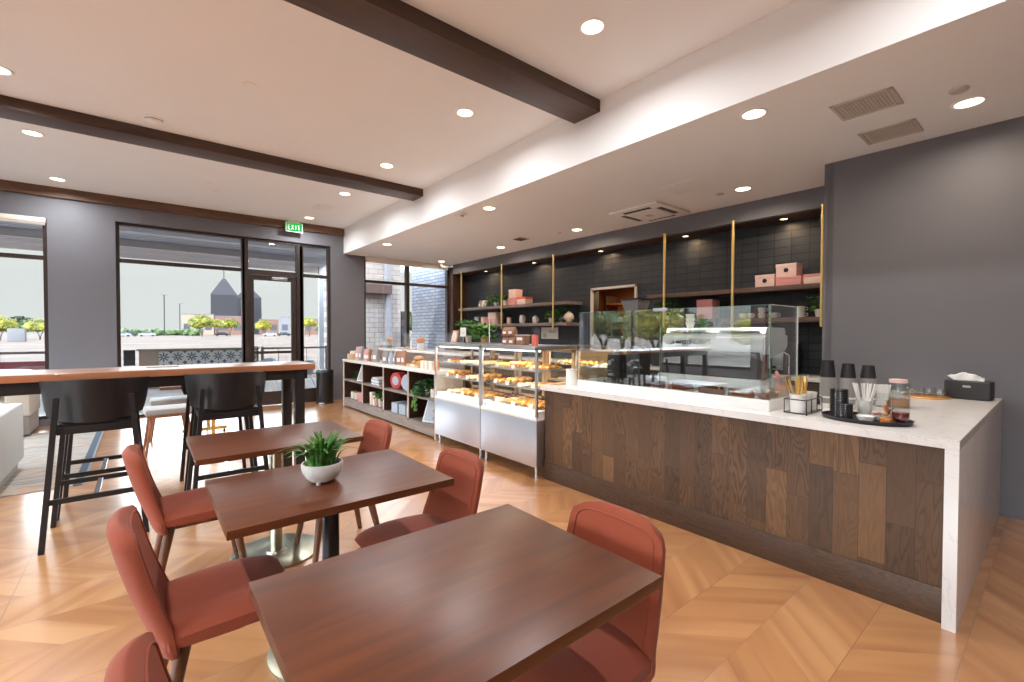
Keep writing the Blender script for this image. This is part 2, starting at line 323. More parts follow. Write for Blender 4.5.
# ------------------------------------------------------------------ mesh helpers
def T(x=0, y=0, z=0, rz=0, rx=0, ry=0, s=None):
    m = Matrix.Translation((x, y, z)) @ Matrix.Rotation(rz, 4, 'Z') @ Matrix.Rotation(ry, 4, 'Y') @ Matrix.Rotation(rx, 4, 'X')
    if s is not None: m = m @ Matrix.Diagonal((*((s,)*3 if not isinstance(s, tuple) else s), 1))
    return m
class MB:
    def __init__(s): s.bm = bmesh.new(); s.mats = []
    def mi(s, m):
        if m is None: return 0
        if m not in s.mats: s.mats.append(m)
        return s.mats.index(m)
    def join(s, b, mtx=None, m=None):
        if mtx is not None: bmesh.ops.transform(b, matrix=mtx, verts=b.verts)
        i = s.mi(m); vm = {}
        for v in b.verts: vm[v] = s.bm.verts.new(v.co)
        for fc in b.faces:
            try: nf = s.bm.faces.new([vm[v] for v in fc.verts]); nf.material_index = i
            except ValueError: pass
        b.free(); return s
    def box(s, x0, x1, y0, y1, z0, z1, bev=0, mtx=None, m=None, seg=2):
        b = bmesh.new(); bmesh.ops.create_cube(b, size=1)
        bmesh.ops.transform(b, matrix=T((x0+x1)/2, (y0+y1)/2, (z0+z1)/2, s=(abs(x1-x0), abs(y1-y0), abs(z1-z0))), verts=b.verts)
        if bev: bmesh.ops.bevel(b, geom=b.edges[:], offset=bev, segments=seg, affect='EDGES', profile=.6)
        return s.join(b, mtx, m)
    def cyl(s, r, z0, z1, r2=None, n=20, mtx=None, m=None, bev=0, cap=True):
        b = bmesh.new(); bmesh.ops.create_cone(b, cap_ends=cap, segments=n, radius1=r, radius2=r if r2 is None else r2, depth=z1-z0)
        bmesh.ops.transform(b, matrix=T(0, 0, (z0+z1)/2), verts=b.verts)
        if bev:
            eds = [e for e in b.edges if abs(e.verts[0].co.z-e.verts[1].co.z) < 1e-6]
            bmesh.ops.bevel(b, geom=eds, offset=bev, segments=2, affect='EDGES', profile=.6)
        return s.join(b, mtx, m)
    def lathe(s, prof, n=24, mtx=None, m=None):
        b = bmesh.new(); rings = []
        for r, z in prof:
            if r < 1e-5: rings.append([b.verts.new((0, 0, z))])
            else: rings.append([b.verts.new((r*math.cos(2*PI*i/n), r*math.sin(2*PI*i/n), z)) for i in range(n)])
        for A, B in zip(rings, rings[1:]):
            for i in range(n):
                j = (i+1) % n
                if len(A) == 1 and len(B) == 1: continue
                if len(A) == 1: b.faces.new((A[0], B[j], B[i]))
                elif len(B) == 1: b.faces.new((A[i], A[j], B[0]))
                else: b.faces.new((A[i], A[j], B[j], B[i]))
        bmesh.ops.recalc_face_normals(b, faces=b.faces)
        return s.join(b, mtx, m)
    def tube(s, pts, r, n=8, mtx=None, m=None, closed=False, r2=None, cap=True):
        pts = [Vector(p) for p in pts]; b = bmesh.new(); rings = []; N = len(pts)
        ref = None
        for i, p in enumerate(pts):
            if closed: t = pts[(i+1) % N]-pts[i-1]
            else: t = pts[min(i+1, N-1)]-pts[max(i-1, 0)]
            t.normalize()
            if ref is None: ref = Vector((0, 0, 1)) if abs(t.z) < .9 else Vector((1, 0, 0))
            u = t.cross(ref).normalized(); w = u.cross(t).normalized(); ref = w
            rr = r if r2 is None else r+(r2-r)*i/max(1, N-1)
            rings.append([b.verts.new(p+u*rr*math.cos(2*PI*k/n)+w*rr*math.sin(2*PI*k/n)) for k in range(n)])
        rng = range(N) if closed else range(N-1)
        for i in rng:
            A, B = rings[i], rings[(i+1) % N]
            for k in range(n): b.faces.new((A[k], A[(k+1) % n], B[(k+1) % n], B[k]))
        if not closed and cap: b.faces.new(rings[0][::-1]); b.faces.new(rings[-1])
        bmesh.ops.recalc_face_normals(b, faces=b.faces)
        return s.join(b, mtx, m)
    def bar(s, p, q, w, h, m=None, mtx=None, bev=0, w2=None, h2=None, up=(0, 0, 1)):
        """rectangular bar from p to q, section w x h (may taper)"""
        p, q = Vector(p), Vector(q); t = (q-p).normalized(); upv = Vector(up)
        if abs(t.dot(upv)) > .99: upv = Vector((0, 1, 0))
        u = t.cross(upv).normalized(); v = u.cross(t).normalized(); b = bmesh.new()
        w2 = w if w2 is None else w2; h2 = h if h2 is None else h2
        A = [b.verts.new(p+u*a*w/2+v*c*h/2) for a, c in ((-1, -1), (1, -1), (1, 1), (-1, 1))]
        B = [b.verts.new(q+u*a*w2/2+v*c*h2/2) for a, c in ((-1, -1), (1, -1), (1, 1), (-1, 1))]
        b.faces.new(A[::-1]); b.faces.new(B)
        for i in range(4): b.faces.new((A[i], A[(i+1) % 4], B[(i+1) % 4], B[i]))
        bmesh.ops.recalc_face_normals(b, faces=b.faces)
        if bev: bmesh.ops.bevel(b, geom=b.edges[:], offset=bev, segments=2, affect='EDGES')
        return s.join(b, mtx, m)
    def ball(s, r, c=(0, 0, 0), sc=(1, 1, 1), sub=2, jit=0, m=None, mtx=None):
        b = bmesh.new(); bmesh.ops.create_icosphere(b, subdivisions=sub, radius=r)
        for v in b.verts:
            k = 1+random.uniform(-jit, jit); v.co = Vector((v.co.x*sc[0]*k+c[0], v.co.y*sc[1]*k+c[1], v.co.z*sc[2]*k+c[2]))
        return s.join(b, mtx, m)
    def prism(s, poly, d0, d1, axis='Z', m=None, mtx=None, bev=0):
        """polygon in the plane normal to axis, extruded d0..d1"""
        b = bmesh.new()
        def pt(a, c, d): return {'Z': (a, c, d), 'Y': (a, d, c), 'X': (d, a, c)}[axis]
        A = [b.verts.new(pt(a, c, d0)) for a, c in poly]; B = [b.verts.new(pt(a, c, d1)) for a, c in poly]
        n = len(poly); b.faces.new(A); b.faces.new(B[::-1])
        for i in range(n): b.faces.new((A[i], B[i], B[(i+1) % n], A[(i+1) % n]))
        bmesh.ops.recalc_face_normals(b, faces=b.faces)
        if bev: bmesh.ops.bevel(b, geom=b.edges[:], offset=bev, segments=2, affect='EDGES')
        return s.join(b, mtx, m)
    def quad(s, pts, m=None):
        b = bmesh.new(); b.faces.new([b.verts.new(p) for p in pts]); return s.join(b, None, m)
    def build(s, name, mat=None, parent=None, loc=None, rz=0, smooth=True, ang=35):
        me = bpy.data.meshes.new(name); s.bm.to_mesh(me); s.bm.free()
        if mat is not None and not s.mats: me.materials.append(mat)
        else:
            for m in s.mats: me.materials.append(m)
        if smooth:
            for p in me.polygons: p.use_smooth = True
            me.set_sharp_from_angle(angle=math.radians(ang))
        o = bpy.data.objects.new(name, me); COL.objects.link(o)
        if parent is not None: o.parent = parent
        if loc is not None: o.location = loc
        if rz: o.rotation_euler.z = rz
        return o
def tag(o, label=None, cat=None, group=None, kind=None):
    if label: o['label'] = label
    if cat: o['category'] = cat
    if group: o['group'] = group
    if kind: o['kind'] = kind
    return o
def thing(name, label, cat, loc=(0, 0, 0), rz=0, group=None):
    o = bpy.data.objects.new(name, None); COL.objects.link(o); o.empty_display_size = .1
    o.location = loc; o.rotation_euler.z = rz
    return tag(o, label, cat, group)
def struct(name, mb, mat, parent=None, **kw):
    o = mb.build(name, mat, parent, **kw); o['kind'] = 'structure'; return o
def dup(root, loc, rz=None, label=None, group=None):
    r = root.copy(); COL.objects.link(r); r.location = loc
    if rz is not None: r.rotation_euler.z = rz
    if label: r['label'] = label
    if group: r['group'] = group
    for ch in list(root.children):
        c = ch.copy(); COL.objects.link(c); c.parent = r
        for g in list(ch.children):
            d = g.copy(); COL.objects.link(d); d.parent = c
    return r
def seg_text(mb, txt, x, z, h, y, wd=.62, gap=.22, th=.16, m=None, plane='X', d=.002, mirror=1):
    """block capitals made of bars; letters advance along +x of the sign plane"""
    G = {'E': [(0,0,0,1),(0,0,1,0),(0,.5,.8,.5),(0,1,1,1)], 'X': [(0,0,1,1),(0,1,1,0)], 'I': [(.5,0,.5,1)], 'T': [(0,1,1,1),(.5,0,.5,1)],
         'L': [(0,0,0,1),(0,0,1,0)], 'A': [(0,0,.5,1),(.5,1,1,0),(.2,.38,.8,.38)], 'M': [(0,0,0,1),(0,1,.5,.3),(.5,.3,1,1),(1,1,1,0)],
         'R': [(0,0,0,1),(0,1,1,1),(1,1,1,.5),(1,.5,0,.5),(.4,.5,1,0)], 'Z': [(0,1,1,1),(1,1,0,0),(0,0,1,0)], 'O': [(0,0,0,1),(0,1,1,1),(1,1,1,0),(1,0,0,0)],
         'C': [(1,1,0,1),(0,1,0,0),(0,0,1,0)], 'S': [(1,1,0,1),(0,1,0,.5),(0,.5,1,.5),(1,.5,1,0),(1,0,0,0)], ' ': []}
    cx = x
    for ch in txt:
        for a, b, c, e in G[ch]:
            p, q = (cx+mirror*a*h*wd, z+b*h), (cx+mirror*c*h*wd, z+e*h)
            if plane == 'X': P, Q = (p[0], y, p[1]), (q[0], y, q[1]); up = (0, 1, 0)
            else: P, Q = (y, p[0], p[1]), (y, q[0], q[1]); up = (1, 0, 0)
            mb.bar(P, Q, h*th, d, m=m, up=up)
        cx += mirror*h*(wd+gap+th)
# ------------------------------------------------------------------ the room
YW, XR, XA, XL, YB = 9.64, 5.16, 6.30, -4.6, -3.4      # window wall, end wall, alcove back, left wall, rear wall
ZH, ZL = 3.57, 3.055
struct('floor', MB().box(XL-.1, 6.6, YB-.1, YW+.12, -.12, 0), M['floor'])
w = MB()
w.box(XL-.2, -4.10, YW, YW+.2, 0, ZH); w.box(-4.10, -1.07, YW, YW+.2, 3.10, ZH); w.box(-4.10, -1.07, YW, YW+.2, 0, .10)
w.box(-1.07, -.30, YW, YW+.2, 0, ZH); w.box(-.30, 3.05, YW, YW+.2, 3.18, ZH)
w.box(3.05, 3.75, YW, YW+.2, 0, ZH); w.box(3.75, 5.90, YW, YW+.2, 3.05, ZH); w.box(3.75, 5.90, YW, YW+.2, 0, .12)
struct('wall_back', w, M['grey'])
struct('wall_right', MB().box(XR, XR+.15, YB, 1.50, 0, ZL+.02).box(XR, 6.6, 1.44, 1.52, 0, ZL+.02), M['grey'])
w = MB()                                                              # tiled wall with a doorway
w.box(XA, XA+.15, 1.5, 4.50, 0, 3.0); w.box(XA, XA+.15, 5.40, YW, 0, 3.0); w.box(XA, XA+.15, 4.50, 5.40, 2.17, 3.0)
struct('wall_alcove', w, M['tile'])
struct('wall_alcove_side', MB().box(5.90, 6.45, 9.50, YW+.2, 0, 3.0), M['darkwood'])
struct('wall_kitchen', MB().box(8.6, 8.7, 3.2, 7.2, 0, 2.9).box(6.46, 8.6, 3.2, 3.3, 0, 2.9).box(6.46, 8.6, 7.1, 7.2, 0, 2.9).box(6.45, 8.7, 3.2, 7.2, 2.5, 2.6), M['orangewall'])
struct('floor_kitchen', MB().box(6.45, 8.7, 3.2, 7.2, -.1, 0), M['patio'])
struct('wall_fascia', MB().box(5.90, 5.98, 1.52, 9.5, 2.825, ZL+.05), M['grey'])
struct('ceiling_alcove', MB().box(5.98, 6.45, 1.5, 9.5, 2.82, 2.90), M['darkwood'])
struct('ceiling', MB().box(XL-.1, 3.32, YB-.1, YW+.2, ZH, ZH+.15), M['ceil'])
struct('ceiling_soffit', MB().box(3.31, 6.6, YB-.1, YW+.01, ZL, ZH+.15), M['ceil'])
# far side of the room, outside the frame: window wall on the left, plain wall behind
w = MB(); w.box(XL-.2, XL, YB, YW, 0, .55); w.box(XL-.2, XL, YB, YW, 3.05, ZH)
for a, b in ((YB, -2.6), (.9, 1.6), (4.3, 4.6), (9.56, YW)): w.box(XL-.2, XL, a, b, .55, 3.05)
struct('wall_left', w, M['grey'])
struct('wall_rear', MB().box(XL-.2, 6.6, YB-.15, YB, 0, ZH), M['grey'])
struct('trim_1', MB().box(XL, 3.31, YW-.055, YW, 3.42, ZH, .004), M['trimwood'])
def window(name, x0, x1, z0, z1, vs, tz, fw=.05, d0=YW+.05, d1=YW+.15, hb=None):
    f = MB()
    f.box(x0, x0+fw, d0, d1, z0, z1); f.box(x1-fw, x1, d0, d1, z0, z1); f.box(x0+fw, x1-fw, d0, d1, z1-fw, z1); f.box(x0+fw, x1-fw, d0, d1, z0, z0+(hb or fw))
    for a, b in vs: f.box(a, b, d0, d1, z0+fw, z1-fw)
    f.box(x0+fw, x1-fw, d0+.01, d1-.01, tz-.03, tz+.03)
    o = struct(name, f, M['bronze'])
    g = MB().box(x0+fw, x1-fw, (d0+d1)/2-.004, (d0+d1)/2+.004, z0+fw, z1-fw).build('pane', M['glass'], o); g['kind'] = 'structure'
    return o
w1 = window('window_1', -4.10, -1.07, .10, 3.10, [(-2.62, -2.56)], 2.52)
w2 = window('window_2', -.30, 1.50, 0.0, 3.18, [(1.47, 1.50)], 2.57, .045)
w3 = window('window_3', 3.75, 5.90, .12, 3.05, [(4.76, 4.84)], 2.53)
w4 = window('window_4', 2.46, 3.05, 0.0, 3.18, [(2.46, 2.53)], 2.55, .05, hb=.28)
# storefront door with a transom over it
d = MB(); d.box(1.50, 1.56, YW+.04, YW+.16, 0, 3.18); d.box(2.40, 2.46, YW+.04, YW+.16, 0, 3.18)
d.box(1.56, 2.40, YW+.04, YW+.16, 3.13, 3.18); d.box(1.56, 2.40, YW+.04, YW+.16, 2.50, 2.59)
dr = struct('door_1', d, M['bronze'])
lf = MB(); lf.box(1.565, 1.655, YW+.07, YW+.12, .012, 2.49); lf.box(2.305, 2.395, YW+.07, YW+.12, .012, 2.49)
lf.box(1.655, 2.305, YW+.07, YW+.12, 2.40, 2.49); lf.box(1.655, 2.305, YW+.07, YW+.12, .012, .27)
lfo = lf.build('door_leaf', M['bronze'], dr); lfo['kind'] = 'structure'
for nm, mb in (('door_glass', MB().box(1.655, 2.305, YW+.09, YW+.098, .27, 2.40)), ('transom_glass', MB().box(1.56, 2.40, YW+.095, YW+.103, 2.59, 3.13))):
    o = mb.build(nm, M['glass'], dr); o['kind'] = 'structure'
hm = MB().tube([(1.62, YW+.07, .86), (1.70, YW+.0, .87), (1.70, YW+.0, 1.14), (1.62, YW+.07, 1.15)], .011, 10)
o = hm.build('door_handle', M['blackmetal'], dr); o['kind'] = 'structure'
o = MB().box(1.655, 2.30, YW+.045, YW+.07, 1.0, 1.05, .004).build('push_bar', M['bronze'], dr); o['kind'] = 'structure'
o = MB().box(1.95, 2.22, YW+.0, YW+.07, 2.41, 2.47, .006).build('door_closer', M['steeld'], dr); o['kind'] = 'structure'
# roller shades rolled up at the head of two windows
t = thing('roller_shade', 'pale roller shade rolled up at the head of the leftmost window', 'window shade', (-2.58, YW+.0, 3.03), group=None)
MB().box(-1.5, 1.5, -.02, .04, 0, .07, .006).build('shade_cassette', M['cream'], t); MB().cyl(.025, -1.49, 1.49, mtx=T(0, .02, -.01, ry=PI/2)).build('shade_roll', M['paper'], t)
t = thing('roller_shade', 'pale roller shade rolled up over the window beside the dark shelves', 'window shade', (4.8, YW-.02, 2.97))
MB().box(-1.03, 1.05, -.03, .05, 0, .08, .006).build('shade_cassette', M['cream'], t); MB().cyl(.025, -1.02, 1.04, mtx=T(0, .02, -.01, ry=PI/2)).build('shade_roll', M['paper'], t)
# left side windows (seen only as reflections)
for i, (a, b) in enumerate(((-2.6, .9), (1.6, 4.3), (4.6, 9.56))):
    f = MB(); n = 3 if b-a > 3 else 2
    for k in range(n+1):
        y = a+(b-a)*k/n; f.box(XL-.14, XL-.05, max(a, y-.035), min(b, y+.035), .55, 3.05)
    f.box(XL-.14, XL-.05, a, b, .55, .62); f.box(XL-.14, XL-.05, a, b, 2.98, 3.05); f.box(XL-.14, XL-.05, a, b, 2.45, 2.51)
    o = struct('window_%d' % (i+5), f, M['bronze']); g = MB().box(XL-.10, XL-.092, a, b, .6, 3.0).build('pane', M['glass'], o); g['kind'] = 'structure'
# ceiling beams
for y0, nm, lab in ((6.17, 'ceiling_beam', 'dark wooden ceiling beam nearer the windows, running into the white bulkhead'), (2.77, 'ceiling_beam', 'dark wooden ceiling beam at the top of the frame, nearest the camera')):
    o = MB().box(XL, 3.31, y0, y0+.32, 3.46, ZH, .003)
    for jx in (-3.2, -.2, 1.75): o.box(jx, jx+.004, y0-.0008, y0+.3208, 3.4592, ZH-.001, m=M['grounddark']) if False else None
    o = o.build(nm, M['beam'], loc=None); tag(o, lab, 'beam')
# recessed downlights
def downlight(x, y, z, label, power, group=None, r=.075, mat='lamp', col=None, trim='white'):
    col = col or ((.96, .98, 1) if z > 3.2 else (1, .84, .67))
    t = thing('recessed_light', label, 'ceiling light', (x, y, z), group=group)
    MB().lathe([(r+.022, 0), (r+.022, -.005), (r+.010, -.010), (r, -.006), (r-.003, .0)], 28).build('trim_ring', M[trim], t)
    MB().cyl(r-.002, -.0035, -.0015, n=28).build('lens', M[mat], t)
    l = bpy.data.lights.new('downlight', 'AREA'); l.shape = 'DISK'; l.size = 2*(r-.01); l.energy = power; l.color = col; l.spread = math.radians(166)
    lo = bpy.data.objects.new('downlight', l); COL.objects.link(lo); lo.parent = t; lo.location = (0, 0, -.012)
    return t
def slab(z, t=None): pass
names_hi = {2.15: 'round recessed light in the high ceiling just above the near beam', 3.77: 'round recessed light in the high ceiling, first beyond the near beam',
            5.60: 'round recessed light in the high ceiling just before the far beam', 7.15: 'round recessed light in the high ceiling just beyond the far beam', 9.08: 'small recessed light in the high ceiling above the exit sign'}
for y, lab in names_hi.items(): downlight(2.48, y, ZH, lab, LAMP_HI)
for y, lab in {5.59: 'recessed light at the left frame edge, before the far beam', 7.14: 'recessed light at far left between the far beam and wood trim', 9.06: 'recessed light at left close to the wood trim over the window wall'}.items():
    downlight(-.89, y, ZH, lab, LAMP_HI)
for x, y in ((-.89, 3.77), (-.89, 2.15), (-.89, .2), (2.48, .2), (-3.4, .2), (-3.4, 3.77), (-3.4, 7.1)):
    downlight(x, y, ZH, 'recessed light in the high ceiling outside the photograph, %s' % {(-.89, 3.77): 'left row, nearest the frame', (-.89, 2.15): 'left row, second from the frame', (-.89, .2): 'left row, above the viewer', (2.48, .2): 'middle row, above the viewer', (-3.4, .2): 'far left row, rear', (-3.4, 3.77): 'far left row, centre', (-3.4, 7.1): 'far left row, over the sofas'}[(x, y)], LAMP_HI)
for (x, y), lab in {(3.56, 1.51): 'large recessed light in the low ceiling nearest the white bulkhead', (4.56, .47): 'recessed light in the low ceiling at far right beside the small round sensor',
                    (5.31, 2.36): 'recessed light in the low ceiling near the top corner of the grey end wall', (5.39, 4.97): 'recessed light in the low ceiling left of the square air unit',
                    (3.57, 4.85): 'recessed light in the low ceiling right of the far white sensor', (3.57, 8.05): 'recessed light in the low ceiling near the grey column',
                    (5.38, 6.93): 'recessed light in the low ceiling near the small vent', (5.39, 9.18): 'recessed light in the low ceiling in the far corner by the window'}.items():
    downlight(x, y, ZL, lab, LAMP_LO)
for y, lab in {2.23: 'small warm light above the shelf of pink boxes', 3.53: 'small warm light in the dark niche between two brass rods on the right', 5.10: 'small warm light above the kitchen doorway',
               6.81: 'small warm light above the mid left of the dark shelves', 8.45: 'small warm light at the far end over the dark shelves'}.items():
    downlight(6.13, y, 2.82, lab, 2.2, r=.042, mat='lampdim', col=(1, .66, .38), trim='black')
kl = bpy.data.lights.new('kitchen_light', 'AREA'); kl.energy = 45; kl.size = .5; kl.color = (1, .72, .42); klo = bpy.data.objects.new('kitchen_light', kl); COL.objects.link(klo); klo.location = (7.5, 5.0, 2.45)
t = tag(MB().box(7.2, 7.8, 4.7, 5.3, 2.46, 2.5, .005).build('kitchen_ceiling_panel', M['cream']), 'lit ceiling panel seen through the kitchen doorway', 'ceiling light')
# ceiling fittings
t = thing('smoke_detector', 'round white smoke detector on the high ceiling near the far beam', 'smoke detector', (.124, 5.87, ZH))
MB().lathe([(.085, 0), (.085, -.012), (.07, -.02), (.068, -.035), (.045, -.05), (0, -.052)], 24).build('housing', M['white'], t); MB().lathe([(.074, -.016), (.0745, -.019), (.072, -.0215)], 24).build('vent_ring', M['ventdark'], t)
def disc(name, x, y, z, r, h, lab, cat, mat='white'):
    return tag(MB().lathe([(r, 0), (r, -h*.5), (r*.8, -h), (0, -h)], 24).build(name, M[mat], loc=(x, y, z)), lab, cat)
disc('cover_plate', .758, 4.545, ZH, .055, .008, 'plain round white cover plate on the high ceiling between the beams', 'cover plate')
disc('cover_plate', .80, 7.83, ZH, .045, .010, 'small round white disc on the ceiling beyond the far beam', 'cover plate')
disc('ceiling_speaker', .955, 8.31, ZH, .09, .006, 'thin round white speaker grille near the wood trim', 'speaker')
disc('sensor', 4.264, .488, ZL, .05, .018, 'small round sensor beside the rightmost low ceiling light', 'sensor', 'ventgrey')
disc('sprinkler_cap', 5.30, 2.62, ZL, .045, .010, 'small round cap beside the light near the grey end wall corner', 'sprinkler cap', 'ventgrey')
disc('sprinkler_cap', 5.33, 5.30, ZL, .04, .010, 'small round cap behind the light left of the square air unit', 'sprinkler cap', 'ventgrey')
t = thing('ceiling_diffuser', 'bright square white panel in the high ceiling by the exit sign', 'air vent', (2.47, 8.18, ZH))
MB().box(-.15, .15, -.15, .15, -.008, 0, .003).build('frame', M['white'], t); MB().box(-.12, .12, -.12, .12, -.012, -.008, .001).build('face', M['paper'], t)
t = thing('motion_sensor', 'white surface sensor on the low ceiling near the bulkhead edge', 'sensor', (3.43, 5.33, ZL))
MB().box(-.05, .05, -.09, .09, -.03, 0, .008).build('housing', M['white'], t); MB().ball(.03, (0, -.05, -.035), (1, 1, .8)).build('eye', M['ventgrey'], t)
t = thing('security_camera', 'small white security camera under the low ceiling by the far window', 'camera', (5.55, 9.42, ZL))
MB().cyl(.05, -.03, 0).ball(.045, (0, 0, -.05), (1, 1, 1)).build('housing', M['white'], t); MB().cyl(.03, -.0, .16, mtx=T(0, 0, -.09, ry=PI/2-.1)).build('barrel', M['white'], t); MB().cyl(.024, 0, .01, mtx=T(.16, 0, -.105, ry=PI/2-.1)).build('lens', M['black'], t)
def grille(x0, x1, y0, y1, lab):
    t = thing('return_grille', lab, 'air vent', ((x0+x1)/2, (y0+y1)/2, ZL)); a, b = (x1-x0)/2, (y1-y0)/2
    MB().box(-a, a, -b, -b+.022, -.010, 0, .002).box(-a, a, b-.022, b, -.010, 0, .002).box(-a, -a+.022, -b, b, -.010, 0, .002).box(a-.022, a, -b, b, -.010, 0, .002).build('frame', M['ventgrey'], t)
    s = MB(); n = int(2*b/.02)
    for k in range(1, n): s.box(-a+.02, a-.02, -b+2*b*k/n-.006, -b+2*b*k/n+.003, -.007, -.001)
    s.build('slats', M['ventgrey'], t); MB().box(-a+.02, a-.02, -b+.02, b-.02, -.003, 0).build('backing', M['ventgrey'], t)
grille(3.87, 4.20, .76, 1.12, 'square grey return grille in the low ceiling, the one nearer the bulkhead')
grille(4.57, 4.90, .76, 1.12, 'square grey return grille in the low ceiling, the one nearer the grey wall')
t = thing('air_conditioner', 'square white ceiling cassette air unit above the counter', 'air conditioner', (5.36, 3.62, ZL-.002))
MB().box(-.40, .40, -.37, .37, -.03, 0, .010).box(-.24, .24, -.22, .22, -.045, -.028, .006).build('panel', M['white'], t)
for a in range(4):
    s = MB()
    for k in range(6): s.box(-.20+.07*k, -.145+.07*k, .245, .315, -.034, -.0295, mtx=Matrix.Rotation(a*PI/2, 4, 'Z'))
    s.build('louvre', M['ventdark'], t)
MB().box(-.06, .06, -.04, .04, -.0475, -.044).build('badge', M['ventgrey'], t)
t = thing('air_vent', 'small dark vent in the low ceiling between two far lights', 'air vent', (5.15, 6.08, ZL))
MB().box(-.12, .12, -.12, .12, -.012, 0, .003).build('frame', M['ventgrey'], t); MB().box(-.09, .09, -.09, .09, -.016, -.011).build('slots', M['ventdark'], t)
t = thing('access_panel', 'faint square access panel in the low ceiling right of the air unit', 'access panel', (4.75, 2.75, ZL)); MB().box(-.2, .2, -.2, .2, -.004, 0, .001).build('door_panel', M['white'], t)
# exit sign hanging from the ceiling
t = thing('exit_sign', 'green illuminated exit sign hanging by the entrance door', 'sign', (2.315, 9.50, 3.44))
MB().box(-.10, .10, -.02, .02, .085, .11, .003).box(-.03, .03, -.02, .02, .105, .13).build('mount', M['white'], t); MB().box(-.155, .155, -.012, .012, -.095, .09, .004).build('housing', M['white'], t)
MB().box(-.140, .140, -.015, -.0122, -.080, .075).build('green_face', M['exitgreen'], t)
s = MB(); seg_text(s, 'EXIT', -.108, -.048, .088, -.0165, wd=.40, gap=.10, th=.15); s.build('lettering', M['paper'], t)
# ------------------------------------------------------------------ tables and chairs
TABX, TZ = .66, .75
def cafe_table(y, label, post='pedestal'):
    t = thing('cafe_table', label, 'table', (TABX, y, 0))
    MB().box(-.445, .445, -.34, .34, TZ-.032, TZ, .0025).build('tabletop', M['walnut_top'], t)
    MB().box(-.20, .20, -.16, .16, TZ-.045, TZ-.032, .003).cyl(.06, TZ-.075, TZ-.045).build('mounting_plate', M['blackmetal'], t)
    MB().cyl(.037, .018, TZ-.04, n=28).build('pedestal', M[post], t)
    MB().lathe([(0, 0), (.255, 0), (.26, .004), (.26, .010), (.255, .013), (.06, .0132), (.052, .026), (0, .026)], 48).build('base_disc', M['pedestal'], t)
    return t
cafe_table(1.035, 'walnut cafe table nearest the camera, with a bare top')
cafe_table(2.11, 'middle walnut cafe table with a potted succulent on top', 'blackmetal')
cafe_table(3.20, 'farthest walnut cafe table, behind the potted succulent')
def lerp(a, b, k): return a+(b-a)*k
